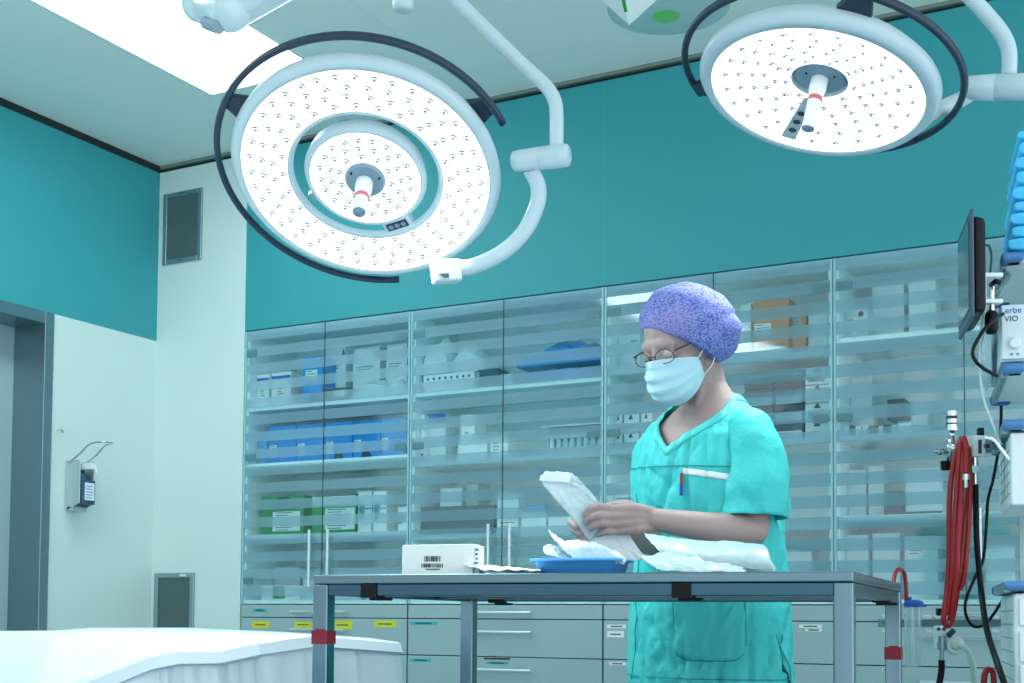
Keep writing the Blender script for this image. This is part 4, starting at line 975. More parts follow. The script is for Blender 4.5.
# ------------------------------------------------------------------ equipment tower, right edge
ZT_ = 3.0
TRT = 0.205
ea = V3((math.cos(TRT), math.sin(TRT), 0)); eb = V3((-math.sin(TRT), math.cos(TRT), 0))
TC = atZ(1003.5, 424, ZT_); TC.z = 0                    # its front left corner on plan
def wp(a, b, z): return V3((TC.x, TC.y, 0)) + ea * a + eb * b + E3 * z
def wbox(mb, a0, b0, z0, a1, b1, z1, m=None): mb.obox(wp((a0 + a1) / 2, (b0 + b1) / 2, (z0 + z1) / 2), (a1 - a0, b1 - b0, z1 - z0), (ea, eb, E3), m)
def zpx(py, px=1012): return atZ(px, py, ZT_).z
TWD, TDP = 0.56, 0.46
tw = thing('equipment_tower', 'tall white equipment tower with blue-cornered shelves at the right edge', 'equipment tower', wp(TWD / 2, TDP / 2, 0), TRT)
bump_blue = mat('corner_blue', (74, 130, 190), 0.4)
zs = [zpx(250), zpx(363), zpx(420), zpx(581)]
for k, z in enumerate(zs):
    mb = MB(); wbox(mb, 0.012, 0.012, z - 0.022, TWD, TDP, z - 0.003); sh = obj('shelf', mb, M['cab'], tw, bevel=0.003)
    mb = MB(); wbox(mb, 0.0, 0.05, z - 0.026, 0.014, TDP - 0.03, z); obj('side_rail', mb, M['alu'], sh, bevel=0.003)
    mb = MB(); wbox(mb, -0.002, -0.006, z - 0.022, 0.05, 0.05, z + 0.0005); obj('corner_bumper', mb, bump_blue, sh, bevel=0.010, seg=3)
    mb = MB(); wbox(mb, -0.002, TDP - 0.05, z - 0.026, 0.05, TDP + 0.004, z + 0.0005); obj('corner_bumper', mb, M['dblue'], sh, bevel=0.010, seg=3)
for a in (0.20, 0.44):
    mb = MB(); wbox(mb, a, TDP + 0.0005, 0.10, a + 0.05, TDP + 0.05, zs[0] + 0.02); obj('column', mb, M['alu'], tw, bevel=0.004)
mb = MB(); wbox(mb, 0.02, 0.02, 0.12, TWD, TDP, zs[3] - 0.028)
cbx = obj('drawer_housing', mb, M['white_pl'], tw, bevel=0.006)
for k in range(5):
    mb = MB(); zt = zs[3] - 0.04 - 0.075 * k * 1.0
    wbox(mb, 0.03, 0.008, zt - 0.070 if k else zt - 0.062, TWD, 0.0195, zt); obj('drawer_face', mb, M['white_pl'], cbx, bevel=0.003)
mb = MB()
for k in range(10): wbox(mb, 0.0188, 0.03, zs[3] - 0.068 - 0.032 * k, 0.0201, TDP - 0.01, zs[3] - 0.066 - 0.032 * k)
obj('groove', mb, M['grey_lbl'], cbx)
mb = MB(); wbox(mb, 0.03, 0.03, 0.06, TWD, TDP, 0.12); obj('base', mb, M['alu'], tw, bevel=0.01)
for a, b in ((0.06, 0.06), (0.06, TDP - 0.06), (TWD - 0.06, 0.06), (TWD - 0.06, TDP - 0.06)):
    mb = MB(); mb.tube([wp(a - 0.012, b, 0.03), wp(a + 0.012, b, 0.03)], 0.03, 18); obj('caster', mb, M['black'], tw)
# electrosurgical generator on the second shelf
zg = zs[1] + 0.001; zh = zpx(302)
gen = thing('surgical_generator', 'pale blue-white electrosurgery unit with a round knob on the second shelf', 'medical device', wp(0.2, 0.2, zg), TRT)
gx = -0.004
mb = MB(); wbox(mb, gx, 0.018, zg + 0.006, 0.40, 0.36, zh); obj('housing', mb, mat('generator_case', (206, 226, 238), 0.4), gen, bevel=0.004)
for a, b in ((0.02, 0.05), (0.36, 0.05), (0.02, 0.33), (0.36, 0.33)):
    mb = MB(); mb.lathe([(0.012, 0), (0.012, 0.006)], 12, wp(a, b, zg)); obj('foot', mb, M['black'], gen)
mb = MB(); wbox(mb, gx + 0.002, 0.008, zg + 0.01, 0.398, 0.0178, zh - 0.002); fp = obj('front_panel', mb, mat('generator_front', (214, 232, 242), 0.35), gen, bevel=0.003)
fa = (ea, E3, -eb)
text('lettering', 'erbe', 0.020, wp(0.024, 0.0072, zh - 0.022), fa, mat('erbe_blue', (20, 110, 200), 0.4), fp)
text('lettering', 'VIO', 0.018, wp(0.020, 0.0072, zh - 0.041), fa, M['ink'], fp)
mb = MB(); kx = wp(0.026, 0.0078, zg + 0.045); mb.lathe([(0.014, 0), (0.013, 0.012), (0.010, 0.015)], 20, kx, fa); obj('knob', mb, M['white_pl'], fp)
text('lettering', 'o  o', 0.012, wp(0.026, 0.0072, zg + 0.018), fa, M['ink'], fp)
# box device standing under the third shelf, on the fourth: side shows vent lines
zb0, zb1 = zpx(505), zpx(432)
dv = thing('ventilated_device', 'white device with side vent lines, fixed below the third shelf', 'medical device', wp(0.25, 0.25, zb0), TRT)
mb = MB(); wbox(mb, 0.016, 0.02, zb0, 0.5, 0.40, zs[2] - 0.027); hh = obj('housing', mb, M['white_pl'], dv, bevel=0.005)
mb = MB()
for k in range(5): wbox(mb, 0.0148, 0.06, zb0 + 0.03 + 0.025 * k, 0.0161, 0.36, zb0 + 0.033 + 0.025 * k)
for k in range(3): wbox(mb, 0.0148, 0.12 + 0.09 * k, zb0 + 0.03, 0.0161, 0.123 + 0.09 * k, zb0 + 0.135)
obj('vent_line', mb, M['grey_lbl'], hh)
mb = MB()
for a, b in ((0.06, 0.06), (0.06, 0.36), (0.46, 0.06), (0.46, 0.36)): wbox(mb, a, b, zs[3] + 0.0005, a + 0.02, b + 0.02, zb0)
obj('stand_post', mb, M['alu'], dv)
# stack of folded blue packs on the top shelf
zy = [250, 237, 224.5, 211, 199.5, 184, 168, 154, 138, 127]
pk = [1.0, 0.99, 1.02, 0.98, 1.0, 0.97, 1.0, 0.98, 0.96]
lblp = ['bottom', 'second from the bottom', 'third from the bottom', 'fourth from the bottom', 'middle', 'fourth from the top', 'third from the top', 'second from the top', 'top']
sky = mat('sky_blue_wrap', (70, 196, 246), 0.45, bump=(30, 0.3, 0.006))
z0 = zs[0] + 0.001
for k in range(9):
    z1 = zpx(zy[k + 1]) if k < 8 else zpx(127.5)
    a0 = 0.012 + 0.003 * k + (0.006 if k % 2 else 0)
    o = thing('folded_drape', 'folded bright blue drape, %s of the stack on the tower' % lblp[k], 'drape', wp(0.15, 0.14, z0), TRT, 'stack of folded blue drapes')
    mb = MB()
    def f(u, v, z0=z0, z1=z1, a0=a0, k=k):
        th = 2 * PI * u; c_, s_ = math.cos(th), math.sin(th); h = (z1 - z0) * 0.5 - 0.0006
        sx = (abs(c_) ** 0.35) * (1 if c_ > 0 else -1); sz = (abs(s_) ** 0.35) * (1 if s_ > 0 else -1)
        b = -0.01 + 0.27 * v
        return wp(a0 + 0.15 + (0.15 + 0.002 * noise.noise(V3((b * 30, u * 4, k)))) * sx, b, (z0 + z1) / 2 + h * sz * (1 - 0.08 * abs(noise.noise(V3((b * 20, u * 6, k * 3.3))))))
    mb.grid(f, 28, 12, closeu=True); n0 = 28; mb.f.append(tuple(range(n0))); mb.m.append(0); mb.f.append(tuple(12 * n0 + i for i in range(n0))[::-1]); mb.m.append(0)
    obj('wrap', mb, sky, o, smooth=True, bevel=0.004)
    z0 = z1
# monitor on its bracket, screen turned to the left
nt_, nb_ = atZ(970, 208, 2.92), atZ(970, 318, 2.92); ft = atZ(957.5, 226, 3.16)
ft.z = nt_.z; mw_ = V3((ft.x - nt_.x, ft.y - nt_.y, 0)); ml = mw_.length; mdx = mw_.normalized()
mn = V3((-mdx.y, mdx.x, 0));
if mn.dot(RT) > 0: mn = -mn                            # the way the screen faces
nb_ = V3((nt_.x, nt_.y, nb_.z)); mh = nt_.z - nb_.z
mo = thing('monitor', 'black flat monitor seen almost edge-on, mounted left of the tower', 'monitor', V3((nt_.x, nt_.y, nb_.z)))
mc = (nt_ + nb_) / 2 + mdx * ml / 2
mb = MB(); mb.obox(mc - mn * 0.004, (ml, 0.009, mh), (mdx, mn, E3)); obj('bezel', mb, mat('bezel_slate', (52, 74, 100), 0.35), mo, bevel=0.004)
mb = MB(); mb.obox(mc + mn * 0.0015, (ml - 0.04, 0.002, mh - 0.045), (mdx, mn, E3)); obj('screen', mb, mat('screen_off', (60, 84, 96), 0.12), mo)
mb = MB(); mb.frustum(mc - mn * 0.009, (ml * 0.93, mh * 0.90), (ml * 0.85, mh * 0.85), 0.026, (mdx, E3, -mn)); obj('back_housing', mb, M['black'], mo, bevel=0.008)
# bracket: white u-clamp, pole and adjusting knob
br0 = atZ(983, 290, 2.98)
bk = thing('monitor_bracket', 'white u-shaped clamp with pole and black grip carrying the monitor', 'bracket', br0)
mb = MB()
for y in (276, 302): mb.obox(atZ(991, y, 2.98), (0.045, 0.03, 0.010), (RT, AX, UP))
mb.obox(atZ(982.5, 289, 2.98), (0.008, 0.03, 0.066), (RT, AX, UP)); obj('clamp', mb, M['white_pl'], bk, bevel=0.002)
mb = MB(); mb.tube([atZ(992, 283, 2.98), atZ(992, 313, 2.98)], 0.006, 12); obj('pole', mb, M['chrome'], bk)
mb = MB(); mb.tube([atZ(992, 311, 2.98), atZ(991.5, 314, 2.98), atZ(991.5, 328, 2.98), atZ(991, 334, 2.98)], [0.009, 0.0145, 0.0155, 0.011], 16); obj('grip', mb, M['black'], bk, smooth=True)
mb = MB(); mb.tube([atZ(991, 285, 2.96), atZ(996, 281, 2.94), atZ(1000, 283, 2.94)], 0.006, 8); obj('lock_lever', mb, M['black'], bk, smooth=True)
mb = MB(); mb.tube([atZ(997, 292, 2.99), wp(0.02, 0.10, zs[0] - 0.03)], 0.008, 10); obj('arm', mb, M['alu'], bk)
def cable(name, label, pts, r, m, cat='cable', n=8, group=None):
    mb = MB(); mb.tube(bez(pts, n), r, 10); o = obj(name, mb, m, smooth=True); return tag(o, label, cat, group)
cable('signal_cord', 'thin dark cord looping from the back of the monitor to its bracket', [atZ(983, 245, 2.97), atZ(989, 246, 2.97), atZ(991.5, 256, 2.97), atZ(990.5, 270, 2.97), atZ(989, 275, 2.98)], 0.0025, M['dark'], 'cord')
cable('power_cable', 'black cable curving left from the generator to the second shelf rail', [atZ(1003, 314, 2.98), atZ(992, 321, 2.93), atZ(981, 334, 2.92), atZ(973, 350, 2.92), atZ(975, 360, 2.92), atZ(983, 368, 2.93), atZ(997, 376, 2.96)], 0.0042, M['black'])
cable('pale_cable', 'thin pale cord hanging straight behind the monitor bracket', [atZ(986, 305, 3.1), atZ(981, 335, 3.1), atZ(980, 370, 3.1), atZ(984, 400, 3.1), atZ(993, 425, 3.1), atZ(1001, 445, 3.1)], 0.003, M['lgrey'], 'cord')
cable('drop_cable', 'black cable falling from under the shelves and looping left near the floor', [atZ(1001, 398, 3.5), atZ(1001, 420, 3.5), atZ(998, 452, 3.5), atZ(993, 480, 3.5), atZ(988, 500, 3.5), atZ(986, 530, 3.5), atZ(983, 560, 3.5), atZ(975, 577, 3.5), atZ(966, 600, 3.5), atZ(966, 615, 3.5), atZ(973, 626, 3.5), atZ(984, 625, 3.5), atZ(993, 615, 3.5), atZ(1002, 601, 3.5)], 0.0042, M['black'])
# rail with pressure gauge, valve block and hoses
ZR = 3.25
rb = thing('gas_valve', 'chrome pressure gauge and regulator clamped left of the tower', 'valve', atZ(952, 450, ZR))
FV = (RT, UP, -AX)
mb = MB(); mb.tube([atZ(951.5, 411, ZR), atZ(951.5, 430, ZR)], 0.013, 18); mb.tube([atZ(951.5, 411.5, ZR), atZ(951.5, 414, ZR)], 0.0145, 18); mb.tube([atZ(951.5, 427.5, ZR), atZ(951.5, 430.5, ZR)], 0.0145, 18); gg = obj('gauge', mb, M['chrome'], rb, smooth=False)
mb = MB(); mb.tube([atZ(951.5, 416, ZR), atZ(951.5, 419, ZR)], 0.0133, 18); obj('dark_ring', mb, M['dark'], gg)
mb = MB(); mb.tube([atZ(951.5, 423, ZR), atZ(951.5, 424.5, ZR)], 0.0133, 18); obj('dark_ring', mb, M['dark'], gg)
mb = MB(); mb.tube([atZ(952, 430, ZR), atZ(952, 440, ZR)], 0.007, 12); mb.ell(atZ(953, 449, ZR), (0.015, 0.015, 0.022), FV); mb.tube([atZ(951, 440, ZR), atZ(951, 461, ZR)], 0.011, 14); mb.tube([atZ(948, 450, ZR), atZ(972, 449, ZR)], 0.008, 12)
obj('valve_body', mb, M['chrome'], rb, smooth=True)
mb = MB(); mb.tube([atZ(948, 451.5, ZR), atZ(941, 451.5, ZR)], 0.008, 12); mb.tube([atZ(940.5, 451.5, ZR), atZ(936.5, 451.5, ZR)], 0.0095, 14); mb.tube([atZ(936.5, 451.5, ZR), atZ(933.5, 451.5, ZR)], 0.004, 10); obj('side_knob', mb, M['chrome'], rb)
mb = MB(); mb.frustum(atZ(945.5, 470.5, ZR), (0.020, 0.012), (0.024, 0.014), 0.024, (RT, AX, UP)); obj('lever', mb, M['black'], rb, bevel=0.002)
vb = thing('valve_block', 'white square valve block the black hose hangs from', 'valve', atZ(977, 447, ZR))
mb = MB(); mb.obox(atZ(977, 446.5, ZR), (0.033, 0.035, 0.052), (RT, AX, UP)); hb = obj('block', mb, M['white_pl'], vb, bevel=0.003)
mb = MB(); mb.obox(atZ(980, 446.5, ZR - 0.019), (0.008, 0.0012, 0.034), (RT, AX, UP)); obj('label', mb, M['ink'], hb)
mb = MB(); mb.obox(atZ(980.5, 432, ZR), (0.013, 0.02, 0.02), (RT, AX, UP)); obj('cap', mb, M['black'], vb, bevel=0.002)
mb = MB(); mb.tube([atZ(984, 446, ZR), atZ(1004, 446, ZR - 0.1)], 0.010, 12); obj('rail_arm', mb, M['steel'], vb)
mb = MB(); mb.obox(atZ(988, 445, ZR), (0.014, 0.02, 0.040), (RT, AX, UP)); obj('clamp', mb, M['alu'], vb, bevel=0.002)
mb = MB(); mb.tube([atZ(975, 457.5, ZR), atZ(975, 466, ZR)], 0.008, 12); mb.tube([atZ(975, 466, ZR), atZ(975, 473, ZR)], 0.012, 8); mb.tube([atZ(975.3, 473, ZR), atZ(975.5, 484, ZR)], 0.0065, 12); obj('connector', mb, M['chrome'], vb)
red = mat('hose_red', (150, 8, 16), 0.38)
hz_ = ZR
cable('black_hose', 'thick black hose dropping from the valve block to the lower right', [atZ(975.5, 484.5, hz_), atZ(976, 515, hz_), atZ(977, 545, hz_), atZ(981, 590, hz_), atZ(987, 630, hz_ - .12), atZ(998, 665, hz_ - .28), atZ(1010, 700, hz_ - .34)], 0.0074, M['black'], 'hose')
hs = thing('red_hose_bundle', 'bundle of coiled red hoses hanging from the chrome valve', 'hose', atZ(960, 440, hz_))
loops = [
    [(962, 437, -.03), (957, 450, -.03), (951, 480, -.035), (949, 520, -.03), (949, 560, -.03), (947, 590, -.03), (944, 612, -.03), (944, 622, -.028), (948, 626, -.02), (952, 620, -.01), (956, 600, 0), (960, 570, 0), (963, 530, .0), (968, 490, 0), (970, 465, 0), (966, 445, -.01), (962, 437, -.02)],
    [(962, 438, -.05), (959, 460, -.055), (956, 500, -.05), (954, 540, -.05), (953, 570, -.05), (950, 595, -.04), (947, 615, -.03)],
    [(963, 438, -.045), (967, 450, -.06), (970, 480, -.05), (969, 520, -.05), (966, 560, -.05), (963, 580, -.045), (960, 590, -.04)],
    [(962, 437, -.04), (963, 460, -.06), (961, 500, -.06), (958, 540, -.06), (957, 570, -.06), (954, 600, -.05), (950, 620, -.03)],
]
for k, L_ in enumerate(loops):
    mb = MB(); mb.tube(bez([atZ(x, y, hz_ + d) for x, y, d in L_], 7), 0.0068, 10); obj('hose', mb, red, hs, smooth=True)
mb = MB(); mb.tube(bez([atZ(963, 437, hz_ - .07), atZ(966, 445, hz_ - .08), atZ(966.5, 460, hz_ - .08), atZ(966, 474, hz_ - .08)], 6), 0.0066, 10); fr = obj('hose_end', mb, red, hs, smooth=True)
mb = MB(); mb.tube([atZ(966, 474, hz_ - .08), atZ(966, 480, hz_ - .08)], 0.0085, 12); mb.tube([atZ(966, 480, hz_ - .08), atZ(966, 487.5, hz_ - .08)], 0.005, 10); obj('nozzle', mb, M['chrome'], fr)
# equipment rail in front of the drawers, with clamps, canister and fittings
ZQ = 3.7
er = thing('equipment_rail', 'grey horizontal rail with white clamps in front of the drawers, lower right', 'rail', atZ(940, 624, ZQ))
mb = MB(); c_ = (atZ(878, 622.5, ZQ) + atZ(1032, 624, ZQ)) / 2; mb.obox(c_, ((atZ(1032, 624, ZQ) - atZ(878, 622.5, ZQ)).length, 0.010, 0.021), (RT, AX, UP)); obj('bar', mb, mat('rail_steel', (120, 146, 150), 0.35, 0.8), er, bevel=0.001)
for py in (613, 637):
    mb = MB(); mb.tube([atZ(920, py, ZQ + 0.08), atZ(1010, py + 0.5, ZQ + 0.08)], 0.0035, 8); obj('wire_bar', mb, M['white_lamp'], er)
for px in (886.5, 927, 940, 994):
    for dy in (-7.3, 6.5):
        mb = MB(); mb.obox(atZ(px, 624 + dy, ZQ - 0.004), (0.020 if px != 940 else 0.028, 0.03, 0.010), (RT, AX, UP)); obj('clamp', mb, M['white_pl'], er, bevel=0.0015)
mb = MB(); a_ = atZ(1029, 624, ZQ); mb.tube([V3((a_.x, a_.y, 0)), a_ + V3((0, 0, 0.03))], 0.012, 12); mb.tube([V3((a_.x, a_.y, 0)), V3((a_.x, a_.y, 0.02))], 0.12, 20); obj('post', mb, M['steel'], er)
mb = MB(); a_ = atZ(896.5, 624, ZQ + 0.02); mb.tube([V3((a_.x, a_.y, 0)), a_ + V3((0, 0, 0.01))], 0.008, 12); mb.tube([V3((a_.x, a_.y, 0)), V3((a_.x, a_.y, 0.02))], 0.10, 20); obj('post', mb, M['steel'], er)
ZK = 3.6
cn = thing('suction_canister', 'clear suction canister with a deep blue lid behind the right table leg', 'canister', atZ(913, 667, ZK))
mb = MB(); cb, ct = atZ(913, 667, ZK), atZ(913.5, 607, ZK); hgt = ct.z - cb.z
mb.lathe([(0.0, 0.0), (0.019, 0.0), (0.021, 0.004), (0.024, hgt)], 24, cb, cap=False); obj('jar', mb, mat_thin('clear_jar', (180, 214, 220), 0.35), cn, smooth=True)
mb = MB(); mb.lathe([(0.026, 0), (0.027, 0.012), (0.020, 0.018), (0.006, 0.02)], 24, ct); mb.obox(ct + RT * 0.022 + E3 * 0.004, (0.02, 0.02, 0.007), (RT, AX, E3)); mb.tube([ct - RT * 0.012 + E3 * 0.01, ct - RT * 0.012 + E3 * 0.028], 0.007, 10)
obj('lid', mb, M['dblue'], cn)
cable('red_suction_hose', 'red hose arching up beside the table corner into the canister lid', [atZ(888, 615, ZK - 0.2), atZ(893.5, 600, ZK - 0.1), atZ(893.5, 585, ZK - 0.08), atZ(895.5, 573, ZK - 0.05), atZ(900, 569, ZK - 0.02), atZ(904.5, 574, ZK), atZ(906, 588, ZK), atZ(906.5, 603, ZK)], 0.0056, red, 'hose')
ft_ = thing('rail_fitting', 'white fitting with two green sockets clipped on the lower rail', 'fitting', atZ(942, 633, ZK))
mb = MB(); mb.obox(atZ(941.5, 632, ZK), (0.036, 0.03, 0.034), (RT, AX, UP)); mb.obox(atZ(938.5, 643, ZK), (0.02, 0.03, 0.03), (RT, AX, UP)); fb = obj('body', mb, M['white_pl'], ft_, bevel=0.003)
for px in (938.5, 944):
    mb = MB(); mb.lathe([(0.005, 0), (0.005, 0.002)], 12, atZ(px, 629, ZK - 0.016), FV); obj('socket', mb, mat('socket_green', (20, 90, 80), 0.5), fb)
mb = MB(); mb.tube([atZ(942, 636, ZK - 0.02), atZ(942, 642, ZK - 0.02)], 0.010, 12); mb.tube([atZ(942, 642, ZK - 0.02), atZ(942, 650, ZK - 0.02)], 0.0125, 12); mb.tube([atZ(942, 650, ZK - 0.02), atZ(941.5, 660, ZK - 0.02)], 0.006, 12); obj('coupling', mb, M['steel_dark'], ft_)
mb = MB(); mb.obox(atZ(939.5, 612, ZK), (0.016, 0.02, 0.02), (RT, AX, UP)); obj('top_cap', mb, M['black'], ft_, bevel=0.002)
mb = MB(); mb.tube([atZ(948, 636, ZK - 0.02), atZ(954, 630, ZK - 0.03)], 0.008, 10); obj('lever', mb, M['dark'], ft_, smooth=True)
cable('short_black_hose', 'short black hose hanging from the coupling at the bottom of the rail', [atZ(941.5, 660, ZK - 0.02), atZ(941.5, 670, ZK - 0.02), atZ(939, 685, ZK - 0.02), atZ(934, 705, ZK - 0.02)], 0.009, M['black'], 'hose')
pt = thing('round_port', 'white round wall port with a translucent hose on the lower rail', 'port', atZ(956, 646, ZK))
mb = MB(); mb.tube([atZ(953, 647, ZK + 0.02), atZ(956, 645, ZK - 0.03)], 0.024, 24); obj('port_body', mb, M['white_pl'], pt, bevel=0.004)
mb = MB(); mb.tube([atZ(955, 645.5, ZK - 0.028), atZ(957, 644.5, ZK - 0.036)], 0.015, 20); obj('port_ring', mb, mat('port_milky', (190, 214, 206), 0.4), pt)
cable('translucent_hose', 'milky translucent hose curving down from the round port', [atZ(957, 645, ZK - 0.03), atZ(964, 647, ZK - 0.05), atZ(970, 656, ZK - 0.05), atZ(974, 672, ZK - 0.05), atZ(976, 700, ZK - 0.05)], 0.0085, mat('milky_tube', (186, 212, 204), 0.35), 'hose')
cable('red_hose_loop', 'small red hose loop at the bottom edge left of the tower', [atZ(983.5, 700, 3.2), atZ(984, 680, 3.2), atZ(986, 671, 3.2), atZ(990, 670, 3.2), atZ(993.5, 675, 3.2), atZ(994, 700, 3.2)], 0.0075, red, 'hose')
wr = thing('wrapped_bundle', 'loose clear plastic wrapping hanging on the left side of the tower', 'wrapping', wp(-0.02, 0.2, zs[1]))
sheet('plastic_wrap', None, None, [[wp(-0.014, 0.10, zs[1] + .10), wp(-0.022, 0.25, zs[1] + .13), wp(-0.016, 0.36, zs[1] + .10)], [wp(-0.018, 0.12, zs[1] + .05), wp(-0.034, 0.26, zs[1] + .06), wp(-0.02, 0.38, zs[1] + .05)], [wp(-0.014, 0.14, zs[1] + .005), wp(-0.018, 0.26, zs[1] + .01), wp(-0.014, 0.38, zs[1] + .005)]], film_p, parent=wr, wob=0.006)
sheet('strap', None, None, [[atZ(985, 436, 2.94), atZ(994, 438, 2.93), atZ(1001, 446, 2.93), atZ(1010, 458, 2.93)], [atZ(985, 439, 2.94), atZ(993, 441, 2.93), atZ(1000, 450, 2.93), atZ(1009, 461, 2.93)]], M['paper'], parent=wr, wob=0.001, nu=16, nv=3)
# ------------------------------------------------------------------ the nurse
ZP = 3.36
def W(px, py, dz=0.0): return atZ(px, py, ZP + dz)
th = math.radians(50)
av = V3((AX.x, AX.y, 0)).normalized(); rv = V3((av.y, -av.x, 0))
PF = (-av * math.cos(th) - rv * math.sin(th)).normalized()        # torso faces this way
PL = (rv * math.cos(th) - av * math.sin(th)).normalized()         # her left
po = W(709, 600, 0.02); po = V3((po.x, po.y, 0))
nurse = thing('person', 'person in turquoise scrubs, purple cap, mask and glasses, holding a white pouch behind the table', 'person', po)
skin = mat('skin', (164, 144, 142), 0.55, sub=0.08, var=0.05, bump=(180, 0.15, 0.002))
def tq(l, f, z): return po + PL * l + PF * f + E3 * z
# head frame
hy = math.radians(49); hp_ = math.radians(26)
HFh = -av * math.cos(hy) - rv * math.sin(hy); HL = (rv * math.cos(hy) - av * math.sin(hy)).normalized()
HF = (HFh * math.cos(hp_) - E3 * math.sin(hp_)).normalized(); HU = (E3 * math.cos(hp_) + HFh * math.sin(hp_)).normalized()
HC = W(681, 346, -0.03); HS = 1.08
def hq(f, l, u): return HC + (HF * f + HL * l + HU * u) * HS
HA = (HF, HL, HU)
def hr(*r): return tuple(x * HS for x in r)
body = MB()
def limb(P, R, mb=body, n=32): mb.tube(P, R, n, round_ends=True)
# head
body.ell(hq(-0.012, 0, 0.028), hr(0.098, 0.077, 0.092), HA, 28, 18)
body.ell(hq(0.030, 0, -0.035), hr(0.062, 0.062, 0.080), HA, 24, 16)
body.ell(hq(0.048, 0, -0.092), hr(0.034, 0.040, 0.028), HA, 20, 12)
body.ell(hq(0.074, 0, 0.026), hr(0.020, 0.052, 0.020), HA, 20, 12)
for s in (-1, 1):
    body.ell(hq(0.048, 0.040 * s, -0.020), hr(0.030, 0.024, 0.024), HA, 16, 10)        # cheeks
    body.ell(hq(0.074, 0.030 * s, 0.018), hr(0.012, 0.020, 0.007), HA, 14, 8)           # brow
    body.ell(hq(0.0815, 0.031 * s, 0.0045), hr(0.0115, 0.0155, 0.0115), HA, 16, 12)      # lowered lids
    body.tube([hq(-0.008, 0.070 * s, 0.020), hq(-0.014, 0.078 * s, 0.018), hq(-0.016, 0.080 * s, 0.005), hq(-0.008, 0.076 * s, -0.018), hq(0.0, 0.070 * s, -0.024)], [0.006, 0.008, 0.008, 0.007, 0.005], 10, round_ends=True)
    body.ell(hq(-0.004, 0.074 * s, -0.008), hr(0.012, 0.008, 0.022), HA, 12, 8)
body.tube([hq(0.088, 0, 0.022), hq(0.100, 0, -0.002), hq(0.108, 0, -0.024), hq(0.100, 0, -0.034)], [0.008, 0.009, 0.010, 0.008], 12, round_ends=True)
body.tube([hq(0.084, -0.022, -0.062), hq(0.092, 0, -0.062), hq(0.084, 0.022, -0.062)], [0.005, 0.007, 0.005], 10, round_ends=True)
# neck, chest, trunk, pelvis, legs
neck0 = W(712, 405, 0.0)
limb([hq(-0.045, 0, -0.030), hq(-0.035, 0, -0.085) * 0.55 + neck0 * 0.45, neck0, neck0 - E3 * 0.05], [0.056, 0.055, 0.064, 0.085])
limb([hq(0.005, 0.045, -0.06), neck0 + PF * 0.052 - E3 * 0.03], [0.014, 0.012])
def ring(l, f, z, a, b, n=40): return [tq(l + a * math.sin(2 * PI * k / n), f + b * math.cos(2 * PI * k / n), z) for k in range(n)]
TR = [(0.80, .165, .115, .0), (0.90, .175, .120, 0), (1.0, .155, .110, .0), (1.08, .150, .108, .005), (1.18, .165, .125, .015), (1.26, .178, .132, .02), (1.32, .175, .112, .016), (1.355, .13, .088, .01), (1.39, .072, .062, .01)]
vs = []; fs = []
for z, a, b, f in TR: vs += ring(0, f, z, a, b)
for i in range(len(TR) - 1):
    for j in range(40): p_, q_ = i * 40 + j, i * 40 + (j + 1) % 40; fs.append((p_, q_, q_ + 40, p_ + 40))
fs.append(tuple(range(40))[::-1]); fs.append(tuple((len(TR) - 1) * 40 + j for j in range(40)))
body.add(vs, fs)
for s in (-1, 1):
    limb([tq(0.09 * s, 0, 0.86), tq(0.095 * s, 0.01, 0.48), tq(0.095 * s, -0.01, 0.30), tq(0.095 * s, -0.01, 0.10)], [0.085, 0.055, 0.055, 0.036])
    limb([tq(0.095 * s, -0.02, 0.055), tq(0.10 * s, 0.14, 0.045)], [0.030, 0.028])
# near (left) arm
SL = tq(0.150, 0.0, 1.300); EL = W(753, 529.5, -0.16); WL = W(655, 519.5, -0.235)
limb([SL, SL.lerp(EL, 0.5), EL - E3 * 0.0], [0.048, 0.045, 0.039])
fore = [EL, W(735, 529, -0.18), W(710, 527.5, -0.20), W(682, 523.5, -0.22), W(662, 520.5, -0.232), WL]
limb(fore, [0.038, 0.0385, 0.0365, 0.032, 0.028, 0.027])
# near hand: back of the hand to us, fingers to the left, thumb behind the pouch
def P(px, py, dz): return W(px, py, dz)
kn = [P(614.5, 509.5, -.245), P(612, 516.5, -.252), P(613, 523.8, -.250), P(617, 531, -.243)]
for i, k in enumerate(kn):
    body.tube([P(652, 513 + 4.5 * i, -.236), P(636, 509 + 7 * i * 0.95, -.245), k], [0.015, 0.0155, (0.0125, 0.0125, 0.0118, 0.0108)[i]], 12, round_ends=True)
body.ell(P(633, 519, -.240), (0.040, 0.018, 0.034), (RT, AX, UP), 20, 12)
fing = [[(614, 509.5, -.245), (599, 506.5, -.252), (590, 509.5, -.248), (584.5, 514.5, -.240)],
        [(612, 516.5, -.252), (598, 515.5, -.262), (590, 518, -.256), (586, 522.5, -.245)],
        [(613, 523.8, -.250), (601, 524, -.262), (594, 525.8, -.256), (590, 529, -.246)],
        [(617, 531, -.243), (608, 531.8, -.254), (602, 532.8, -.250), (598.5, 535, -.243)]]
fr_ = [(0.0108, 0.0098, 0.0088, 0.0078), (0.0108, 0.0098, 0.0088, 0.0078), (0.0102, 0.0092, 0.0084, 0.0075), (0.0092, 0.0084, 0.0076, 0.0068)]
for f_, r_ in zip(fing, fr_): body.tube([P(*q) for q in f_], list(r_), 10, round_ends=True)
body.tube([P(643, 513, -.225), P(630, 506, -.205), P(615, 505, -.190), P(603, 508, -.185)], [0.016, 0.0135, 0.0105, 0.009], 10, round_ends=True)
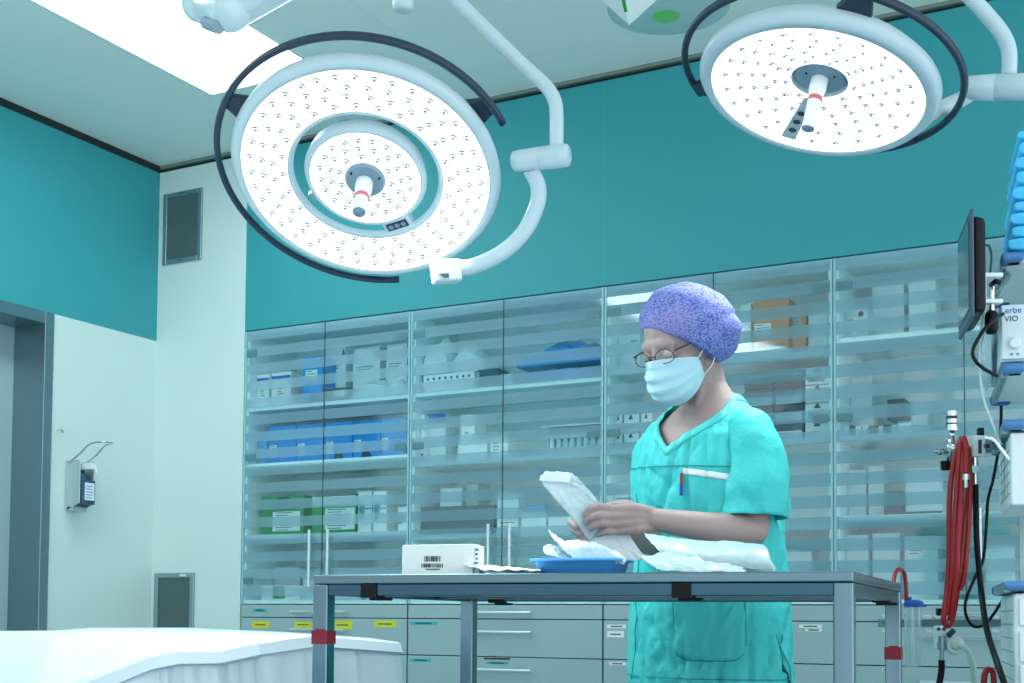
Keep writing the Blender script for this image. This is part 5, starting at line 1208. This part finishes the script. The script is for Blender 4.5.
# far (right) arm and hand, fingers curled in front of the pouch edge from behind
SR = tq(-0.150, 0.0, 1.300); ER = W(668, 545, 0.02); WR = W(617, 531, -0.125)
limb([SR, SR.lerp(ER, 0.5), ER], [0.048, 0.045, 0.040]); limb([ER, ER.lerp(WR, 0.5), WR], [0.042, 0.037, 0.027])
rk = [P(592, 514, -.165), P(594, 521.5, -.160), P(597, 529, -.157), P(600, 536, -.155)]
for i, k in enumerate(rk): body.tube([P(612, 525 + 4 * i, -.13), k], [0.016, 0.0125], 12, round_ends=True)
rf = [[(592, 514, -.165), (577, 516, -.180), (570, 522.5, -.200), (577, 527, -.222)],
      [(594, 521.5, -.160), (580, 523.5, -.178), (573.5, 530.5, -.200), (580.5, 534, -.222)],
      [(597, 529, -.157), (583.5, 530.5, -.177), (578, 537, -.198), (585, 539.5, -.222)],
      [(600, 536, -.155), (588, 537, -.175), (583.5, 543, -.196), (590, 545, -.218)]]
for f_ in rf: body.tube([P(*q) for q in f_], [0.0105, 0.0098, 0.0090, 0.0080], 10, round_ends=True)
body.tube([P(606, 520, -.14), P(594, 508, -.165), P(586, 505, -.18), P(581, 508, -.188)], [0.014, 0.0115, 0.0095, 0.008], 10, round_ends=True)
obj('body', body, skin, nurse, smooth=True, remesh=0.0028, smoothmod=3)

# hair at the nape
mb = MB(); mb.tube([hq(-0.072, 0.045, -0.012), hq(-0.066, 0.052, -0.040), hq(-0.062, 0.052, -0.062)], [0.016, 0.012, 0.003], 10, round_ends=True)
mb.tube([hq(-0.040, 0.068, -0.004), hq(-0.036, 0.070, -0.028), hq(-0.034, 0.070, -0.042)], [0.010, 0.006, 0.002], 8, round_ends=True)
mb.tube([hq(-0.085, 0.0, -0.012), hq(-0.076, 0.0, -0.045), hq(-0.07, 0.0, -0.062)], [0.03, 0.022, 0.008], 10, round_ends=True)
obj('hair', mb, mat('hair_brown', (84, 70, 66), 0.6), nurse, smooth=True)
for s in (-1, 1):
    mb = MB(); mb.tube([hq(0.0875, 0.014 * s, 0.025), hq(0.0855, 0.028 * s, 0.030), hq(0.0760, 0.045 * s, 0.025)], [0.0025, 0.0034, 0.0018], 6); obj('eyebrow', mb, mat('brow', (104, 88, 84), 0.7), nurse, smooth=True)
    mb = MB(); mb.tube([hq(0.088, 0.017 * s, -0.001), hq(0.0955, 0.031 * s, -0.004), hq(0.086, 0.045 * s, -0.001)], [0.001, 0.0018, 0.001], 6); obj('eyelashes', mb, mat('lash', (50, 42, 44), 0.6), nurse, smooth=True)

# glasses
gl = None
mb = MB()
for s in (-1, 1):
    cpts = []
    for k in range(28):
        a = 2 * PI * k / 28; cpts.append(hq(0.108 - 0.010 * abs(math.sin(a)) * 0 - 0.010 * (0.6 + math.cos(a) * 0.6) * 1.0 * 0.7, (0.034 + 0.0255 * math.cos(a)) * s, 0.002 + 0.0165 * math.sin(a) - 0.0015 * math.cos(2 * a)))
    mb.tube(cpts, 0.0013, 6, closed=True)
mb.tube([hq(0.106, -0.009, 0.006), hq(0.110, 0, 0.008), hq(0.106, 0.009, 0.006)], 0.0014, 6)
gl = obj('glasses', mb, mat('glasses_frame', (60, 62, 72), 0.3, 0.6), nurse, smooth=True)
for s in (-1, 1):
    mb = MB(); mb.tube([hq(0.096, 0.060 * s, 0.010), hq(0.090, 0.070 * s, 0.012), hq(0.04, 0.079 * s, 0.012), hq(-0.01, 0.080 * s, 0.006)], [0.0024, 0.0024, 0.0022, 0.0018], 8); obj('temple', mb, mat('glasses_temple', (40, 44, 56), 0.35), gl, smooth=True)
    mb = MB(); pts = []
    for k in range(28):
        a = 2 * PI * k / 28; pts.append(hq(0.108 - 0.0042 - 0.0042 * math.cos(a), (0.034 + 0.0250 * math.cos(a)) * s, 0.002 + 0.0160 * math.sin(a) - 0.0015 * math.cos(2 * a)))
    mb.add(pts, [tuple(range(28))]); obj('lens', mb, mat_thin('spectacle_lens', (200, 220, 228), 0.04, 0.02, 0.10), gl)

# surgical mask
maskm = mat('mask_blue', (172, 218, 232), 0.6, bump=(160, 0.15, 0.001))
def mask(u, v):
    a = math.radians(-74 + 148 * u); e = abs(2 * u - 1)
    top = 0.000 - 0.010 * e - 0.016 * e * e; bot = -0.122 + 0.050 * e ** 2
    x = top + (bot - top) * v
    s = math.sin(PI * min(1, max(0, v)))
    fr = 0.103 + 0.026 * s * (1 - e ** 2) - 0.030 * max(0, v - 0.72) / 0.28 * (1 - e * 0.6)
    nose = 0.012 * math.exp(-((u - .5) / .10) ** 2) * (1 - v) ** 1.0
    pleat = 0.0042 * math.sin(v * 2 * PI * 4.0 + 0.6 * math.sin(u * 6)) * (1 - e ** 4) * (1 if 0.12 < v < 0.9 else 0.3)
    f = (fr + nose + pleat) * math.cos(a * 0.93) + 0.0; l = (0.074 + 0.004 * s) * math.sin(a)
    q = hq(f, l, x); w_ = 0.0016 * noise.noise(V3((u * 9, v * 7, 4))); return q + HF * w_
mb = MB(); mb.grid(mask, 56, 44); mk = obj('face_mask', mb, maskm, nurse, smooth=True, solid=0.0018)
mb = MB(); mb.tube([mask(u / 20, 0.012) + HF * 0.0012 for u in range(21)], 0.0016, 6); obj('mask_hem', mb, mat('mask_edge', (196, 236, 244), 0.5), mk, smooth=True)
cordm = mat('ear_loop', (226, 236, 226), 0.6)
for s, u in ((1, 1.0), (-1, 0.0)):
    mb = MB(); mb.tube(bez([mask(u, 0.04), hq(0.012, 0.079 * s, -0.008), hq(-0.010, 0.079 * s, 0.024)], 5), 0.0015, 6)
    mb.tube(bez([mask(u, 0.95), hq(0.004, 0.079 * s, -0.055), hq(-0.014, 0.083 * s, -0.028), hq(-0.022, 0.082 * s, -0.006)], 5), 0.0015, 6)
    obj('ear_loop', mb, cordm, mk, smooth=True)

# bouffant cap
def cap_mat():
    m = bpy.data.materials.new('cap_fleece'); m.use_nodes = True; nt = m.node_tree; b = nt.nodes['Principled BSDF']; N = nt.nodes.new; L = nt.links.new
    tc = N('ShaderNodeTexCoord'); mp = N('ShaderNodeMapping'); mp.inputs['Rotation'].default_value = (0.5, 0.4, 0.3)
    L(tc.outputs['Object'], mp.inputs[0])
    wv = N('ShaderNodeTexVoronoi'); wv.inputs['Scale'].default_value = 150; mp.inputs['Scale'].default_value = (1, 1, 1.9)
    L(mp.outputs[0], wv.inputs['Vector'])
    cr = N('ShaderNodeValToRGB'); cr.color_ramp.elements[0].color = lin((150, 164, 222)) + (1,); cr.color_ramp.elements[1].color = lin((74, 84, 170)) + (1,)
    cr.color_ramp.elements[0].position = 0.1; cr.color_ramp.elements[1].position = 0.75
    L(wv.outputs['Distance'], cr.inputs[0])
    ns = N('ShaderNodeTexNoise'); ns.inputs['Scale'].default_value = 5; L(tc.outputs['Object'], ns.inputs['Vector'])
    mx = N('ShaderNodeMix'); mx.data_type = 'RGBA'; mx.inputs['B'].default_value = lin((178, 158, 208)) + (1,)
    mr = N('ShaderNodeMapRange'); mr.inputs[1].default_value = 0.5; mr.inputs[2].default_value = 0.75; mr.inputs[4].default_value = 0.7; L(ns.outputs['Fac'], mr.inputs[0]); L(mr.outputs[0], mx.inputs['Factor'])
    L(cr.outputs[0], mx.inputs['A']); L(mx.outputs['Result'], b.inputs['Base Color'])
    bp = N('ShaderNodeBump'); bp.inputs['Strength'].default_value = 0.35; bp.inputs['Distance'].default_value = 0.002; L(wv.outputs['Distance'], bp.inputs['Height']); L(bp.outputs['Normal'], b.inputs['Normal'])
    b.inputs['Roughness'].default_value = 0.8; return m
CC = W(688.5, 325.5, -0.035); ca = math.radians(21)
c1 = (RT * math.cos(ca) - UP * math.sin(ca)).normalized(); c2 = (UP * math.cos(ca) + RT * math.sin(ca)).normalized(); c3 = AX
def capf(u, v):
    th_ = PI * v; a = 2 * PI * u
    x, y, z = math.sin(th_) * math.cos(a), math.sin(th_) * math.sin(a), math.cos(th_)
    rx = 0.130 * (1.0 + 0.03 * x); ry = 0.122
    up_ = 0.104 if z > 0 else 0.100
    d = noise.noise(V3((x * 2.2, y * 2.2, z * 2.2 + 3))) * 0.05 + noise.noise(V3((x * 6, y * 5, z * 6))) * 0.018
    s = x * 0.75 - z * 0.5 - 0.25; d -= 0.055 * math.exp(-((s) / 0.05) ** 2) * (0.6 + 0.4 * z)
    d += 0.03 * math.exp(-((s - 0.22) / 0.15) ** 2)
    q = CC + c1 * (rx * x * (1 + d)) + c3 * (ry * y * (1 + d)) + c2 * (up_ * z * (1 + d))
    # gather on to the brow line
    lo = W(637.5, 331, 0) ; hi = W(724, 368, 0); ln = (hi - lo).normalized(); nn = (UP - ln * UP.dot(ln)).normalized()
    k = (q - lo).dot(nn) 
    if k < 0: q = q - nn * k * 0.985
    return q
mb = MB(); mb.grid(capf, 96, 56, closeu=True)
obj('scrub_cap', mb, cap_mat(), nurse, smooth=True)
# scrubs
def scrub_mat(name, rgb):
    m = mat(name, rgb, 0.62, spec=0.3, bump=(14, 0.7, 0.02), var=0.05); return m
scrub = scrub_mat('scrub_cotton', (66, 202, 202)); seam_m = mat('seam_thread', (30, 136, 142), 0.7)
TP = [(.66, .240, .178, 0), (.80, .235, .172, 0), (.92, .226, .166, 0), (1.05, .215, .155, .005), (1.15, .213, .160, .015), (1.22, .213, .158, .02), (1.29, .205, .146, .018), (1.33, .180, .124, .012), (1.36, .145, .102, .006), (1.385, .112, .084, .0), (1.415, .078, .070, -.006)]
def prof(z):
    z = max(TP[0][0], min(TP[-1][0], z))
    for i in range(len(TP) - 1):
        if z <= TP[i + 1][0]:
            t_ = (z - TP[i][0]) / (TP[i + 1][0] - TP[i][0]); t2 = t_ * t_ * (3 - 2 * t_) * 0.4 + t_ * 0.6
            return [TP[i][k] + (TP[i + 1][k] - TP[i][k]) * t2 for k in (1, 2, 3)]
def surf(phi, z, off=0.0):
    a, b, f = prof(z)
    low = max(0, 1.1 - z)
    d = 0.010 * noise.noise(V3((math.cos(phi) * 2.6, math.sin(phi) * 2.6, z * 3.5)))
    d += 0.004 * noise.noise(V3((math.cos(phi) * 7, math.sin(phi) * 7, z * 9 + 4)))
    d += 0.020 * low * noise.noise(V3((math.cos(phi) * 4.5, math.sin(phi) * 4.5, z * 1.2 + 8)))
    # diagonal drag lines under the arm and over the belly
    d += 0.0045 * math.sin(26 * (z + 0.16 * phi)) * math.exp(-((phi - 1.25) / 0.5) ** 2) * math.exp(-((z - 1.06) / 0.12) ** 2)
    d += 0.004 * math.sin(30 * (z - 0.10 * phi)) * math.exp(-((z - 0.93) / 0.10) ** 2) * math.exp(-((phi - 0.9) / 0.9) ** 2)
    for fr_2, am, sd in ((2.6, 0.013, 2.0), (4.1, 0.011, 9.0), (7.0, 0.006, 21.0)):
        n_ = abs(noise.noise(V3((math.cos(phi) * fr_2 + z * 2.2, math.sin(phi) * fr_2, z * fr_2 * 0.9 + sd))))
        d -= am * max(0.0, 1 - n_ / 0.16) ** 1.5 * min(1, max(0, (1.36 - z) / 0.1))
    if z > 1.38: d *= 0.3
    d += off
    return tq((a + d) * math.sin(phi), f + (b + d) * math.cos(phi), z)
ZV, ZN, ZH = 1.262, 1.412, 0.665
def ztop(phi):
    p_ = ((phi - 0.06 + PI) % (2 * PI)) - PI; k_ = p_ / 1.30 if p_ > 0 else -p_ / 0.95; return ZV + (ZN - ZV) * min(1, k_) ** 0.85
NP, NZ = 160, 90
mb = MB()
def zf(phi, v, zt_): return ZH + (zt_ - ZH) * v
mb.grid(lambda u, v: surf(2 * PI * u, zf(0, v, ztop(2 * PI * u))), NP, NZ, closeu=True)
def sleeve(mbx, path, rad, seed):
    P_ = bez(path, 8); n = len(P_); R_ = [rad[0] + (rad[1] - rad[0]) * (i / (n - 1)) ** 0.7 for i in range(n)]
    P_ = P_ + P_[::-1]; R_ = R_ + [r - 0.006 for r in R_[::-1]]
    tmp = MB(); tmp.tube(P_[:n], R_[:n], 40, caps=False)
    v2 = []
    for i, v in enumerate(tmp.v):
        v = V3(v); c = P_[i // 40]; dd = (v - c); k = (i // 40) / n
        d = 0.17 * noise.noise(V3((v.x * 11 + seed, v.y * 11, v.z * 9))) + 0.09 * noise.noise(V3((v.x * 28, v.y * 28 + seed, v.z * 20))); n_ = abs(noise.noise(V3((v.x * 6 + v.z * 5 + seed, v.y * 6, v.z * 4)))); d -= 0.11 * max(0.0, 1 - n_ / 0.13) ** 1.5; v2.append(c + dd * (1 + d * min(1, 0.35 + k)))
    mbx.add(v2, tmp.f)
SLv = [tq(0.118, 0.0, 1.315), W(750, 438, -0.12), W(757, 462, -0.14), W(756, 492, -0.15), W(755, 517, -0.155)]
sleeve(mb, SLv, (0.058, 0.080), 1.0)
SRv = [tq(-0.135, 0.0, 1.330), tq(-0.185, 0.0, 1.27), W(662, 470, 0.09), W(664, 505, 0.07)]
sleeve(mb, SRv, (0.060, 0.074), 7.0)
tun = obj('tunic', mb, scrub, nurse, smooth=True, solid=0.003)
# neckline band
mb = MB(); vs = []
for off, dz in ((0.0030, 0.0012), (0.0038, -0.022)):
    for i in range(NP): ph = 2 * PI * i / NP; vs.append(surf(ph, ztop(ph) + dz, off))
mb.add(vs, [(i, (i + 1) % NP, NP + (i + 1) % NP, NP + i) for i in range(NP)])
obj('neck_band', mb, mat('scrub_band', (80, 210, 208), 0.6, bump=(9, 0.3, 0.01)), tun, smooth=True, solid=0.001)
def patch(name, p0, p1, z0, z1, off, m, parent, skew=0.0, nu=16, nv=12, round_=0.0):
    mb = MB()
    def g(u, v):
        vv = v
        ph = math.radians(p0 + (p1 - p0) * u); z = z0 + (z1 - z0) * vv + skew * (u - 0.5)
        if round_: z += round_ * (abs(2 * u - 1) ** 6) * (1 - vv)
        return surf(ph, z, off)
    mb.grid(g, nu, nv); return obj(name, mb, m, parent, smooth=True, solid=0.0015)
scrub2 = mat('scrub_pocket', (60, 198, 198), 0.62, bump=(9, 0.3, 0.01))
pk_ = patch('breast_pocket', 19, 56, 1.055, 1.192, 0.0045, scrub2, tun, -0.020)
patch('pocket_trim', 18.5, 56.5, 1.182, 1.197, 0.0075, mat('trim_white', (226, 240, 240), 0.6), pk_, -0.022, 16, 3)
lp = patch('front_pocket', 8, 58, 0.735, 0.935, 0.0045, scrub2, tun, 0.0, 20, 14, 0.03)
def seam(pts, name='seam'):
    mb = MB(); mb.tube([surf(math.radians(p_), z, 0.0045) for p_, z in pts], 0.0013, 5); return obj(name, mb, seam_m, tun, smooth=True)
seam([(p_, 0.735 + 0.03 * abs((p_ - 33) / 25) ** 6 - 0.001) for p_ in range(8, 59, 3)])
seam([(8, z / 100) for z in range(77, 94, 3)]); seam([(58, z / 100) for z in range(77, 94, 3)])
seam([(p_, 1.218 - 0.0002 * p_) for p_ in range(-50, 72, 4)])
seam([(60, z / 100) for z in range(122, 135, 2)]); seam([(-32, z / 100) for z in range(68, 118, 4)])
seam([(p_, 0.690) for p_ in range(-80, 100, 4)])
# open side slit with its dark inner edge
mb = MB()
sl = [(84 + 10 * t_, 0.80 - 0.135 * t_) for t_ in [k / 10 for k in range(11)]]
sr = [(84 + 10 * t_ + 3.0 * t_, 0.80 - 0.135 * t_) for t_ in [k / 10 for k in range(11)]]
vs = [surf(math.radians(p_), z, 0.0045) for p_, z in sl] + [surf(math.radians(p_), z, 0.0045) for p_, z in sr]
mb.add(vs, [(i, i + 1, i + 12, i + 11) for i in range(10)]); obj('side_slit', mb, mat('slit_inside', (16, 84, 92), 0.8), tun, solid=0.001)
seam([(p_ + 5.5, z) for p_, z in sl])
# pen in the pocket
mb = MB(); a_ = surf(math.radians(17.6), 1.196, 0.009); b_ = surf(math.radians(17.2), 1.168, 0.009); c_ = surf(math.radians(16.9), 1.140, 0.009)
mb.tube([a_, b_], 0.0042, 8); pe = obj('pen_cap', mb, mat('pen_red', (150, 40, 44), 0.4), nurse)
mb = MB(); mb.tube([b_, c_], 0.0042, 8); obj('pen_barrel', mb, mat('pen_blue', (24, 60, 170), 0.4), nurse)
# trousers, shoes
mb = MB()
vs = []; fs = []
for z, a, b in ((0.74, .20, .15), (0.86, .20, .15), (0.95, .19, .14)): vs += ring(0, 0, z, a, b)
for i in range(2):
    for j in range(40): p_, q_ = i * 40 + j, i * 40 + (j + 1) % 40; fs.append((p_, q_, q_ + 40, p_ + 40))
fs += [tuple(range(40))[::-1], tuple(80 + j for j in range(40))]; mb.add(vs, fs)
for s in (-1, 1): mb.tube([tq(0.10 * s, 0, 0.86), tq(0.102 * s, 0.01, 0.48), tq(0.10 * s, -0.01, 0.30), tq(0.10 * s, -0.01, 0.075)], [0.110, 0.092, 0.088, 0.090], 24)
obj('trousers', mb, scrub, nurse, smooth=True, remesh=0.008, smoothmod=3)
for s in (-1, 1):
    mb = MB()
    for off, z0_, z1_, sc in ((0, 0.0, 0.02, 1.0), (0, 0.02, 0.075, 0.93)):
        vs = []
        for z, k in ((z0_, 1.0), (z1_, 0.96 if z0_ == 0 else 0.6)):
            for j in range(24):
                a = 2 * PI * j / 24; vs.append(tq(0.10 * s + 0.048 * sc * k * math.sin(a), 0.055 + (0.14 if math.cos(a) > 0 else 0.115) * sc * k * math.cos(a), z))
        mb.add(vs, [tuple(range(24))[::-1], tuple(range(24, 48))] + [(j, (j + 1) % 24, 24 + (j + 1) % 24, 24 + j) for j in range(24)])
    obj('clog', mb, M['paper'], nurse, smooth=False, bevel=0.006)

# pouch held in both hands
hp = thing('sterile_pouch', 'long white peel pouch held up in both hands', 'pouch', W(590, 515, -.215))
net = [[W(540, 480, -.235), W(553, 497, -.225), W(568.5, 514, -.218), W(590, 543, -.216), W(609, 556, -.212), W(626, 561, -.21)],
       [W(541.5, 475, -.238), W(562, 488, -.222), W(580, 506, -.218), W(600, 530, -.217), W(618, 548, -.214), W(634, 560, -.21)],
       [W(556, 472, -.236), W(572, 483, -.224), W(590, 500, -.220), W(608, 519, -.218), W(626, 541, -.216), W(642, 559, -.212)],
       [W(571, 473, -.232), W(584, 485, -.224), W(601, 504, -.220), W(616, 518, -.218), W(631, 538, -.216), W(643, 556, -.214)]]
sheet('paper_side', None, None, net, paper_p, parent=hp, wob=0.0022, nu=44, nv=20, freq=8, seed=3.0)
sheet('film_side', None, None, [[q + V3((0, 0, 0)) - AX * (0.004 + 0.006 * (1 if 0 < j < 3 else 0)) for j, q in enumerate(r)][0:4] for r in net], film_p, parent=hp, wob=0.0035, nu=30, nv=16, freq=12, seed=8.0)
sheet('folded_flap', None, None, [[W(539, 481, -.245), W(556, 482, -.246), W(570, 483, -.245)], [W(545, 471.5, -.246), W(558, 472, -.248), W(571.5, 473.5, -.244)]], paper_p, parent=hp, wob=0.001, nu=12, nv=6)
